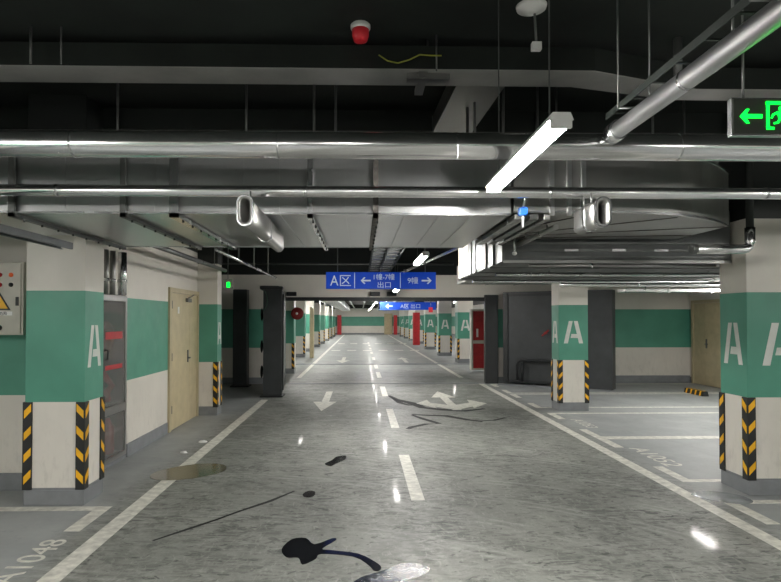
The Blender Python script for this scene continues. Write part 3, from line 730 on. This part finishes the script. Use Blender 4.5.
# ------------------------------------------------------------------ lamps
def lamp(x, y, z, L=1.2):
    t = thing('batten_lamp', (x, y + L / 2, z), 'x', 'lamp', 'batten lamps over the drive lane')
    h = MB(); h.prism([(x - .035, y, z + .055), (x + .035, y, z + .055), (x + .048, y, z + .025), (x - .048, y, z + .025)], (0, L, 0)); h.build('housing', M['white'], t)
    d = MB(); d.prism([(x - .040, y + .02, z + .025), (x - .034, y + .02, z + .003), (x - .018, y + .02, z - .006), (x + .018, y + .02, z - .006), (x + .034, y + .02, z + .003), (x + .040, y + .02, z + .025)], (0, L - .04, 0)); d.build('diffuser', M['tube'], t)
    for ya in (y, y + L - .02): bx('end_cap', M['white'], t, x - .042, x + .042, ya, ya + .02, z - .006, z + .025, bev=.002)
    for ya in (y + .15, y + L - .15):
        r = MB(); r.path([(x, ya, z + .055), (x, ya, CZ)], .0035, 6); r.build('hanger_rod', M['rodm'], t)
    return t
L0 = lamp(.79, 2.28, 2.36)
L0['label'] = 'nearest lit white batten lamp hanging in front of the pipes'
def more(x, y, z, label, group='batten lamps over the drive lane'):
    c = copy_tree(L0); c.location = (x, y + .6, z); c['label'] = label; c['group'] = group
more(.78, 7.05, 2.36, 'second lit batten lamp, above the blue direction sign')
more(.78, 12.3, 2.22, 'lit batten lamp half hidden behind the blue direction sign')
for k, y_ in enumerate((-6.9, -2.3)):
    more(.78, y_, 2.36, ['lit batten lamp farthest behind the viewpoint over the lane', 'lit batten lamp just behind the viewpoint over the lane'][k])
for k, y_ in enumerate((18.5, 24, 29.5, 35, 40.5, 46, 51.5, 57)):
    more(.78, y_, 2.45, ['first', 'second', 'third', 'fourth', 'fifth', 'sixth', 'seventh', 'eighth'][k] + ' lit batten lamp in the corridor beyond the opening')
for k, y_ in enumerate((20, 27, 34, 41, 48, 55)):  # side rows added to brighten the corridor floor
    more(-2.1, y_, 2.6, ['first', 'second', 'third', 'fourth', 'fifth', 'sixth'][k] + ' added batten lamp over the left pillars, brightening the corridor', 'added side lamps brightening the corridor')
    more(5.6, y_, 2.6, ['first', 'second', 'third', 'fourth', 'fifth', 'sixth'][k] + ' added batten lamp behind the right pillars, brightening the corridor', 'added side lamps brightening the corridor')
for k, (x_, y_) in enumerate(((6.0, -4), (6.0, 1.0), (6.4, 7.06), (6.2, 9.7))):  # extra lamps put in over the right bays to raise the overall light
    more(x_, y_, 2.36 if k != 2 else 2.05, ['added fill lamp over the right bays behind the viewpoint', 'added fill lamp over the nearest right bays', 'added fill lamp over the bays hidden by the near right pillar', 'added fill lamp over the bays before the blast door'][k], 'added fill lamps over the right bays')
more(-1.6, -1.6, 2.6, 'added fill lamp behind the viewpoint, left of the lane centre')  # unseen lamp added to brighten the near left pillar
for k, (x_, y_) in enumerate(((-4.6, -4), (-4.6, 1.2))):  # more added lamps on the left, filling in a dim scene
    more(x_, y_, 2.36, ['added fill lamp over the left bays behind the viewpoint', 'added fill lamp over the near left bays'][k], 'added fill lamps over the left bays')

# ------------------------------------------------------------------ pipes
def pipe(name, pts, r, mat, label, bands=(), axis='X', br=.004, bw=.012, seg=32, cat='pipe', hang=(.2, .8), hr=.005, htop=None):
    t = tag(MB().path(pts, r, seg).build(name, M[mat]), label, cat, None, 'thing')
    for p in bands:
        mb = MB()
        e = Vector((bw, 0, 0)) if axis == 'X' else Vector((0, bw, 0))
        p = Vector(p); mb.path([p - e, p + e], r + br, seg); mb.build('pipe_band', M['steel'], t)
    A_, B_ = Vector(pts[0]), Vector(pts[-1])
    if len(pts) == 2:
        for f_ in hang:
            q = A_.lerp(B_, f_); mb = MB(); mb.path([(q.x, q.y, q.z + r * .9), (q.x, q.y, htop or CZ)], hr, 8); mb.build('hanger_rod', M['rodm'], t)
    return t
z1 = 2.55
pipe('cladded_pipe', [(-6.5, 3.2, z1), (9, 3.2, z1)], .073, 'clad', 'thick bright cladded pipe crossing the whole view', [(x, 3.2, z1) for x in (-2.6, -1.55, -.45, .52, 1.75, 2.9)], br=.002, bw=.004)
z2 = 2.405
pipe('cladded_pipe', [(-6.5, 3.7, z2), (9, 3.7, z2)], .036, 'clad', 'thinner bright pipe just below the thick cladded pipe', [(x, 3.7, z2) for x in (-1.9, -.35, 1.2, 2.6)], br=.003, bw=.008)
pipe('cladded_pipe', [(1.36, 3.125, 2.60), (1.36, -2, 2.60)], .043, 'galv', 'bright pipe running overhead towards the viewer and joining the thick pipe', [(1.36, y_, 2.60) for y_ in (.6, 1.5, 2.4)], 'Y', .003, .008)
# clamp tee joining it
t = tag(MB().path([(1.36, 3.124, 2.60), (1.36, 3.04, 2.60)], .054, 24).build('pipe_coupling', M['steel']), 'steel coupling where the overhead pipe meets the thick pipe', 'pipe fitting', None, 'thing')
# dark conduit tray over it
t = thing('cable_tray', (1.37, 1, 2.7), 'dark cable tray running above the overhead pipe', 'cable tray')
each('side_rail', M['black'], t, [(1.31, 1.315, -2, 3.1, 2.665, 2.70), (1.425, 1.43, -2, 3.1, 2.665, 2.70)])
each('rung', M['black'], t, [(1.315, 1.425, -2 + k * .2, -1.985 + k * .2, 2.668, 2.674) for k in range(26)])
for y_ in (.8, 1.9, 2.9):
    mb = MB(); mb.path([(1.29, y_, 2.66), (1.45, y_, 2.66)], .007, 8); mb.path([(1.45, y_, 2.66), (1.45, y_, CZ)], .005, 8); mb.path([(1.29, y_, 2.66), (1.29, y_, CZ)], .005, 8); mb.build('hanger_rod', M['rodm'], t)

# oval trunking stubs hanging under the pipes
def oval(x, z, y0, y1, w, h_, label):
    t = thing('oval_trunking', (x, y0, z - h_ / 2), label, 'trunking')
    def ring(w, h_, y):
        out = []
        for k in range(24):
            a = 2 * PI * k / 24; cx = w / 2 * math.cos(a); cz = w / 2 * math.sin(a) + (h_ / 2 - w / 2) * (1 if math.sin(a) > 0 else -1)
            out.append((x + cx, y, z + cz))
        return out
    mb = MB(); o1, o2, i1, i2 = ring(w, h_, y0), ring(w, h_, y1), ring(w - .02, h_ - .02, y0), ring(w - .02, h_ - .02, y1)
    V = [[mb.bm.verts.new(p) for p in r] for r in (o1, o2, i1, i2)]
    for k in range(24):
        j = (k + 1) % 24
        for a_, b_ in ((0, 1), (2, 3), (0, 2), (1, 3)):
            f = mb.bm.faces.new((V[a_][k], V[a_][j], V[b_][j], V[b_][k])); f.smooth = a_ in (0, 2) and b_ - a_ == 1
    mb.build('casing', M['galvdark'], t)
    for ya in (y0, (y0 + y1) / 2):
        mb = MB(); a1, a2 = ring(w + .014, h_ + .014, ya), ring(w + .014, h_ + .014, ya + .025); b1, b2 = ring(w, h_, ya), ring(w, h_, ya + .025)
        V = [[mb.bm.verts.new(p) for p in r] for r in (a1, a2, b1, b2)]
        for k in range(24):
            j = (k + 1) % 24
            for p_, q_ in ((0, 1), (2, 3), (0, 2), (1, 3)): mb.bm.faces.new((V[p_][k], V[p_][j], V[q_][j], V[q_][k]))
        mb.build('end_collar', M['steel'], t)
    for ya in (y0 + .18, y1 - .06):
        mb = MB(); mb.path([(x, ya, z + h_ / 2 - .003), (x, ya, 2.318 if ya > 3.95 else 2.37)], .006, 8); mb.build('hanger_rod', M['rodm'], t)
oval(-.665, 2.222, 3.36, 4.75, .08, .165, 'open ended oval steel trunking hanging below the duct left of centre')
oval(1.405, 2.222, 3.36, 3.72, .085, .165, 'open ended oval steel trunking hanging near the blue capped sprinkler')

# ------------------------------------------------------------------ the big duct
def duct(label, z0, z1, outlines, mat='galv', seams=(), flanges=(), xcuts=(), loc=None):
    t = thing('air_duct', loc, label, 'air duct')
    for ol in outlines:
        mb = MB(); mb.prism([(x, y, z0) for x, y in ol], (0, 0, z1 - z0)); mb.build('duct_casing', M[mat], t)
    return t
Z0, Z1 = 2.32, 2.76
D = duct('wide galvanised air duct crossing the lane beneath the ceiling', Z0, Z1, [rect(-2.335, 1.03, 4.0, 5.85), rect(-5.5, -2.337, 4.0, 5.09)], loc=(-.6, 4.9, Z0))
# light cross-break seams: raised standing ribs on front and bottom
for x_ in (-.56, -.11, .30, .545, .78): MB().box(x_ - .004, x_ + .004, 3.994, 5.856, Z0 - .006, Z0).box(x_ - .004, x_ + .004, 3.994, 4.0, Z0, Z1).build('seam_rib', M['galv'], D)
each('seam_rib', M['galv'], D, [(x_ - .003, x_ + .003, 3.995, 4.0, Z0, Z1) for x_ in (-3.9, -3.1, -2.0, -1.4, -.8)])
each('edge_angle', M['steel'], D, [(-5.5, 1.03, 3.988, 4.0, Z0 - .008, Z0 + .006), (-2.33, 1.03, 5.85, 5.862, Z0 - .008, Z0 + .012)])
for x_, mt in ((-2.34, 'rodm'), (-1.60, 'rodm'), (-1.26, 'steel'), (-.345, 'steel'), (.10, 'duct_seal')):
    fl_ = MB(); w_ = .018 if x_ != -1.26 else .03
    y1_ = 5.87 if x_ > -2.3 else 5.85
    fl_.box(x_ - w_, x_ + w_, 3.96, y1_, Z0 - .035, Z0 - .008 if mt != 'duct_seal' else Z0 - .001); fl_.box(x_ - w_, x_ + w_, 3.96, 3.987, Z0 - .035, Z1 + .02)
    o = fl_.build('flange', M[mt], D)
    for k in range(8):
        mb = MB(); mb.path([(x_ + w_ - .006, 4.1 + k * .23, Z0 - .035), (x_ + w_ - .006, 4.1 + k * .23, Z0 - .05)], .008, 6); mb.build('bolt', M['rubber'], o)
for x_, ya in ((-1.9, 4.6), (-.2, 4.6), (.9, 4.6), (-.9, 4.6), (-.37, 4.6)):
    mb = MB(); mb.path([(x_, ya, Z1), (x_, ya, CZ)], .01, 8); mb.build('hanger_rod', M['rodm'], D)
# the sweeping elbow on the right
arc = [(1.05, 4.0), (1.6, 4.0)] + [(1.6 + 1.33 * k / 12, 4.0 + .6 * (k / 12) ** 2.6) for k in range(1, 13)]
ol = arc + [(2.93, 5.38), (1.05, 5.38)]
E_ = duct('wide sweeping duct elbow with a curved front on the right', 2.34, 2.76, [ol], 'galvdark', loc=(2.0, 4.7, 2.34))
for a_, b_ in (((1.05, 5.3), (2.91, 4.62)), ((1.05, 5.34), (2.3, 4.2)), ((1.05, 5.36), (2.91, 5.1)), ((1.05, 5.2), (1.65, 4.02))):
    a_, b_ = Vector((*a_, 2.34)), Vector((*b_, 2.34)); t_ = (b_ - a_).normalized(); n_ = Vector((-t_.y, t_.x, 0)) * .006
    MB().prism([a_ + n_, b_ + n_, b_ - n_, a_ - n_], (0, 0, -.006)).build('seam_rib', M['duct_seal'], E_)
for zz in (2.33, 2.755):
    inn = [Vector((*p, zz)) for p in arc]; out_ = [Vector((2.0 + (p[0] - 2.0) * 1.006, 4.7 + (p[1] - 4.7) * 1.015, zz)) for p in arc]
    MB().prism(inn + out_[::-1], (0, 0, .014)).build('edge_angle', M['steel'], E_)
for x_ in (1.31, 1.43, 1.53):
    bx('flange', M['galv'], E_, x_ - .014, x_ + .014, 3.975, 3.999, 2.31, 2.78)
for x_, y_ in ((1.6, 4.75), (2.4, 4.75), (2.8, 5.0)):
    mb = MB(); mb.path([(x_, y_, 2.76), (x_, y_, CZ)], .01, 8); mb.build('hanger_rod', M['rodm'], E_)

# dark longitudinal trays running back beneath elbow and duct edge
for k, (x_, w_, z_, y0_, y1_, lab) in enumerate(((1.10, .035, 2.32, 4.03, 5.42, 'dark cable trunking running back from the blue capped sprinkler'),
        (1.20, .03, 2.32, 4.03, 5.42, 'dark cable trunking running back, second from the duct edge'),
        (1.29, .022, 2.32, 4.03, 5.42, 'dark cable trunking running back, third from the duct edge'))):
    z_ -= .012
    t = thing('cable_trunking', (x_, (y0_ + y1_) / 2, z_ - .02), lab, 'trunking')
    for ya in (4.5, 5.2): bx('hanger', M['steel'], t, x_ - .006, x_ + .006, ya, ya + .012, z_ + .017, z_ + .0218)
    mb = MB(); mb.box(x_ - w_, x_ + w_, y0_, y1_, z_ - .02, z_ + .018, bev=.004); mb.build('channel', M['galvdark'] if k != 1 else M['rodm'], t)
    each('joint_band', M['steel'], t, [(x_ - w_ - .003, x_ + w_ + .003, y0_ + .2 + j * .45, y0_ + .22 + j * .45, z_ - .023, z_ + .018) for j in range(3)])
pipe('conduit', [(1.46, 4.35, 2.29), (1.46, 5.42, 2.29)], .022, 'galvdark', 'round conduit behind the right oval trunking', [(1.46, 4.7, 2.29)], 'Y', htop=2.339)
# left longitudinal strut channel
t = thing('strut_channel', (-2.47, 3.2, 2.2), 'grey slotted strut channel ending beside the near left pillar', 'channel')
mb = MB(); mb.box(-2.52, -2.42, 1.2, 4.98, 2.235, 2.24).box(-2.52, -2.515, 1.2, 4.98, 2.185, 2.235).box(-2.425, -2.42, 1.2, 4.98, 2.185, 2.235).box(-2.515, -2.50, 1.2, 4.98, 2.185, 2.19).box(-2.44, -2.425, 1.2, 4.98, 2.185, 2.19)
mb.build('channel', simple('weathered_strut', (.13, .14, .145), .5, .4), t)
for y_ in (1.6, 3.85):
    mb = MB(); mb.path([(-2.47, y_, 2.24), (-2.47, y_, CZ)], .006, 8); mb.build('hanger_rod', M['rodm'], t)
pipe('conduit', [(-1.46, 5.95, 2.30), (-1.45, 10.05, 2.30)], .017, 'steel', 'thin bright conduit running back left of the blue sign', [(-1.455, 7.5, 2.3)], 'Y', seg=12, hang=(.26, .5, .79), hr=.009)
pipe('conduit', [(1.75, 7.2, 2.72), (1.42, 8.2, 2.64), (.85, 12.7, 2.60)], .035, 'steel', 'bluish conduit slanting back to the right end of the blue sign', seg=12)
pipe('conduit', [(-2.3, 6.3, 2.42), (-2.3, 10.0, 2.42)], .03, 'rodm', 'dark pipe running back high above the cream door', [(-2.3, 8.5, 2.42)], 'Y', seg=12)
pipe('conduit', [(-4.2, 12.6, 2.78), (2.0, 12.6, 2.78)], .02, 'rodm', 'dark pipe crossing above the opening lintel', seg=10)

# cable ladder behind the duct
t = thing('cable_ladder', (.36, 9.3, 2.5), 'dark ribbed cable ladder running back above the blue sign', 'cable ladder')
each('side_rail', M['black'], t, [(x_ - .012, x_ + .012, 6.6, 12.0, 2.5, 2.56) for x_ in (.155, .35, .555)])
mb = MB(); mb.box(.155, .555, 6.6, 12.0, 2.555, 2.565); mb.build('tray_sheet', M['galvdark'], t)
each('rung', M['rodm'], t, [(.16, .55, 6.7 + k * .42, 6.76 + k * .42, 2.505, 2.53) for k in range(13)])
mb = MB(); mb.box(.10, .70, 6.5, 6.56, 2.47, 2.50); mb.path([(.12, 6.53, 2.5), (.12, 6.53, CZ)], .008, 8); mb.path([(.68, 6.53, 2.5), (.68, 6.53, CZ)], .008, 8); mb.build('bracket', M['rodm'], t)

# ducts and trays layered on the right, crossing
def xduct(x0, x1, y0, y1, z0, z1, mat, label, panels=(), name='air_duct', cat='air duct', trim=True, outline=None):
    t = thing(name, ((x0 + x1) / 2, (y0 + y1) / 2, z0), label, cat)
    mb = MB()
    if outline: mb.prism([(a_, b_, z0) for a_, b_ in outline], (0, 0, z1 - z0))
    else: mb.box(x0, x1, y0, y1, z0, z1, bev=.004)
    mb.build('duct_casing', M[mat], t)
    if trim:
        n = max(2, int((x1 - x0) / .6))
        for k in range(1, n):
            xx = x0 + (x1 - x0) * k / n; bx('flange', M['steel'], t, xx - .012, xx + .012, y0 - .012, y1 + .012, z0 - .014, z1 + .01)
    for xx in (x0 + .3, x1 - .3):
        mb = MB(); mb.path([(xx, y0 - .02, z1 * .5 + z0 * .5), (xx, y0 - .02, CZ)], .008, 8); mb.build('hanger_rod', M['rodm'], t)
    return t
xd = xduct(1.34, 4.6, 5.46, 7.95, 2.14, 2.62, 'zinc', 'large dull duct box with a bright end panel beyond the wide duct', trim=False, outline=[(1.34, 5.46), (3.49, 5.46), (3.49, 5.72), (4.6, 5.72), (4.6, 7.95), (1.34, 7.95)])
each('stiffener', M['rodm'], xd, [(1.322, 1.34, y_ - .09, y_ + .09, 2.14, 2.62) for y_ in (5.56, 5.95, 6.3, 6.85, 7.12)] + [(1.34, 4.6, y_ - .01, y_ + .01, 2.128, 2.14) for y_ in (6.1, 6.75, 7.4)])
bx('end_panel', M['beige'], xd, 1.325, 1.34, 7.25, 7.94, 2.15, 2.61); bx('bright_panel', M['zinclight'], xd, 1.33, 1.34, 6.42, 6.73, 2.17, 2.6)
each('face_rail', M['rodm'], xd, [(1.36, 3.45, 5.44, 5.458, z_, z_ + .022) for z_ in (2.17, 2.235, 2.30)])
each('joint_clip', M['steel'], xd, [(x_, x_ + .13, 5.43, 5.44, 2.232, 2.255) for x_ in (1.9, 2.35, 2.75, 3.1)])
each('edge_angle', M['galvdark'], xd, [(1.33, 4.6, 7.93, 7.965, 2.12, 2.139), (1.33, 3.49, 5.44, 5.459, 2.125, 2.15)])
# thin services under and in front of it
pipe('conduit', [(1.6, 5.55, 2.111), (3.40, 5.55, 2.111)], .016, 'galvdark', 'thin conduit crossing under the large dull duct box, nearest', [(2.2, 5.55, 2.111)], seg=10, htop=2.139)
pipe('conduit', [(1.5, 6.5, 2.095), (4.5, 6.5, 2.095)], .02, 'steel', 'thin conduit crossing under the large dull duct box, middle', [(2.4, 6.5, 2.095), (3.4, 6.5, 2.095)], seg=10, htop=2.139)
pipe('conduit', [(1.45, 7.6, 2.09), (4.55, 7.6, 2.09)], .022, 'steel', 'thin conduit crossing under the large dull duct box, farthest', [(2.6, 7.6, 2.09)], seg=10, htop=2.139)
xduct(3.0, 6.2, 8.05, 8.5, 2.15, 2.27, 'clad', 'narrow bright duct crossing beyond the large dull duct box')
xduct(4.62, 7.6, 6.2, 7.0, 2.22, 2.42, 'galv', 'galvanised duct seen left of the near right pillar top')
xduct(4.1, 6.8, 9.0, 9.3, 2.02, 2.07, 'clad', 'thin bright cable tray crossing above the right bays', name='cable_tray', cat='cable tray')
pipe('cladded_pipe', [(3.0, 8.8, 2.12), (7.5, 8.8, 2.12)], .03, 'clad', 'bright pipe crossing above the right bays beyond the ducts', [(4.2, 8.8, 2.12)], seg=14)
xduct(2.0, 8.0, 11.2, 12.2, 2.32, 2.7, 'galvdark', 'dull duct crossing in front of the blast doors')
# right elbow pipe
p0 = [(2.76, 4.8, 2.18), (3.17, 4.8, 2.18), (3.205, 4.8, 2.188), (3.225, 4.8, 2.205), (3.235, 4.8, 2.24), (3.235, 4.8, 2.36)]
t = tag(MB().path(p0, .040, 24).build('cladded_pipe', M['clad']), 'short bright pipe turning up at an elbow by the near right pillar', 'pipe', None, 'thing')
mb = MB(); mb.path([(2.74, 4.8, 2.18), (2.775, 4.8, 2.18)], .045, 24); mb.build('end_cap', M['rodm'], t)
mb = MB(); mb.path([(3.235, 4.8, 2.35), (3.235, 4.8, CZ)], .03, 16); mb.build('riser', M['black'], t)

# ------------------------------------------------------------------ upper, higher duct
t = thing('air_duct', (0, 4.15, 3.32), 'slim dark high level duct crossing just under the ceiling', 'air duct')
mb = MB(); ol = [(-6.5, 4.0), (1.62, 4.0), (2.5, 4.30), (8, 4.30), (8, 4.52), (2.45, 4.52), (1.55, 4.28), (-6.5, 4.28)]
mb.prism([(x, y, 3.32) for x, y in ol], (0, 0, .16)); mb.build('duct_casing', M['blackduct'], t)
mb = MB(); mb.prism([(x, y, 3.316) for x, y in ol], (0, 0, .004)); mb.build('lit_underside', simple('lamplit_duct_bottom', (.42, .42, .40), .45, .3, var=.1, scale=2), t)  # underside coloured paler: lamplight from below painted into the sheet
mb = MB(); mb.prism([(.70, 4.282, 3.316), (1.06, 4.282, 3.316), (1.02, 5.40, 3.316), (.66, 5.40, 3.316)], (0, 0, .16)); mb.build('branch_duct', M['galvdark'], t)
mb = MB(); mb.box(.32, .62, 4.05, 4.12, 3.27, 3.312); mb.box(.40, .46, 4.02, 4.36, 3.275, 3.312); mb.build('bracket', M['galvdark'], t)
for x_, y_ in ((.463, 4.06), (.517, 3.985)):
    mb = MB(); mb.path([(x_, y_, 3.3), (x_, y_, CZ)], .006, 8); mb.build('hanger_rod', M['rodm'], t)
pts = [(.12, 3.97, 3.40), (.18, 3.97, 3.36), (.25, 3.97, 3.345), (.33, 3.97, 3.37), (.40, 3.97, 3.405), (.48, 3.97, 3.40), (.55, 3.97, 3.40)]
tag(MB().path(pts, .005, 6).build('loose_cable', M['cable']), 'loose yellow-green cable drooping on the high level duct', 'cable', None, 'thing')
for k, (x_, y_, r_) in enumerate(((-2.2, 3.93, .008), (-2.0, 3.93, .006), (2.20, 4.0, .03))):
    tag(MB().path([(x_, y_, 3.30), (x_, y_, CZ)], r_, 8).build('hanger_rod', M['rodm']), ['thin hanger rod at the left end of the high level duct', 'second thin hanger rod on the left of the high level duct', 'wide hanger strut beside the overhead pipe'][k], 'rod', None, 'thing')
for x_, y_, r_, lab in ((.86, 4.7, .012, 'hanger rod behind the nearest lamp, left one'), (1.15, 4.7, .012, 'hanger rod behind the nearest lamp, right one'), (1.43, 4.7, .01, 'thin hanger rod over the duct elbow')):
    tag(MB().path([(x_, y_, 2.77), (x_, y_, 3.31 if x_ < 1.1 else CZ)], r_, 8).build('hanger_rod', M['rodm']), lab, 'rod', None, 'thing')

# small ceiling fittings
t = thing('smoke_detector', (-.004, 3.85, 3.42), 'round red smoke detector on a white base on the ceiling', 'smoke detector')
MB().lathe((-.004, 3.85, 3.51), [(.060, 0), (.066, .01), (.066, .03), (.055, .04)], seg=28).build('base', M['white'], t)
MB().lathe((-.004, 3.85, 3.43), [(.028, 0), (.045, .008), (.055, .04), (.056, .08)], seg=28).build('cover', emit('detector_red', (.62, .02, .03), .01), t)
t = thing('ceiling_antenna', (1.06, 3.6, 3.5), 'white domed ceiling fitting with a thin hanging rod', 'ceiling fitting')
MB().lathe((1.06, 3.6, 3.50), [(.03, 0), (.05, .015), (.09, .03), (.095, .05)], seg=28).build('dome', M['white'], t)
MB().path([(1.08, 3.6, 3.50), (1.09, 3.6, 3.31)], .008, 8).build('stem', M['rodm'], t)
bx('connector', M['white'], t, 1.06, 1.12, 3.58, 3.62, 3.27, 3.32, bev=.004)
t = thing('sprinkler', (1.06, 3.85, 2.2), 'sprinkler with a bright blue cap hanging under the thinner pipe', 'sprinkler')
MB().path([(1.05, 3.715, 2.38), (1.055, 3.80, 2.30)], .008, 10).build('drop_pipe', M['steel'], t)
bx('blue_cap', M['bluecap'], t, 1.03, 1.083, 3.77, 3.83, 2.275, 2.325, bev=.008)
MB().path([(1.057, 3.80, 2.275), (1.057, 3.80, 2.20)], .007, 10).build('tip', M['white'], t)
t = thing('sprinkler', (1.31, 5.2, 2.2), 'small white sprinkler under the dark trunkings', 'sprinkler')
MB().path([(1.37, 5.2, 2.341), (1.37, 5.2, 2.20)], .01, 10).build('drop_pipe', M['steel'], t)
MB().lathe((1.37, 5.2, 2.17), [(.012, 0), (.022, .01), (.022, .02), (.012, .03)], seg=14).build('cap', M['white'], t)

# services in the corridor beyond
for k, (x0, x1, z0, z1_) in enumerate(((-1.9, -1.1, 2.45, 2.8), (1.7, 2.5, 2.45, 2.8))):
    t = thing('air_duct', ((x0 + x1) / 2, 38, z0), ['galvanised duct running along the left of the far corridor', 'galvanised duct running along the right of the far corridor'][k], 'air duct')
    bx('duct_casing', M['galv'], t, x0, x1, 15.3, 60, z0, z1_)
    each('flange', M['steel'], t, [(x0 - .02, x1 + .02, 16 + j * 1.45, 16.05 + j * 1.45, z0 - .02, z0) for j in range(30)])
for k, y_ in enumerate((16.8, 21.8, 26.2, 32, 38.6, 49)):
    t = thing('air_duct', (.4, y_, 2.85), ['first', 'second', 'third', 'fourth', 'fifth', 'sixth'][k] + ' cross duct high in the corridor beyond the opening', 'air duct', 'cross ducts in the corridor')
    bx('duct_casing', M['galvdark'], t, -1.95, 2.6, y_, y_ + .8, 2.83, 3.1)
    bx('flange', M['steel'], t, .2, .26, y_ - .02, y_ + .82, 2.8, 3.12)
for k, (x_, z_) in enumerate(((-.6, 2.6), (.2, 2.65), (1.5, 2.6))):
    pipe('cladded_pipe', [(x_, 15.3, z_), (x_, 60, z_)], .05, 'clad', ['bright pipe along the corridor ceiling, left one', 'bright pipe along the corridor ceiling, middle one', 'bright pipe along the corridor ceiling, right one'][k], seg=14)

# ------------------------------------------------------------------ world + view
w = bpy.data.worlds.new('world'); sc.world = w; w.use_nodes = True
w.node_tree.nodes['Background'].inputs[0].default_value = (.6, .65, .7, 1); w.node_tree.nodes['Background'].inputs[1].default_value = .02
sc.view_settings.view_transform = 'Standard'; sc.view_settings.look = 'None'
sc.view_settings.gamma = 1; sc.view_settings.use_curve_mapping = False
sc.view_settings.exposure = 2.5
sc.cycles.max_bounces = 8; sc.cycles.diffuse_bounces = 5; sc.cycles.glossy_bounces = 4
sc.cycles.use_denoising = True
sc.cycles.sample_clamp_indirect = 4
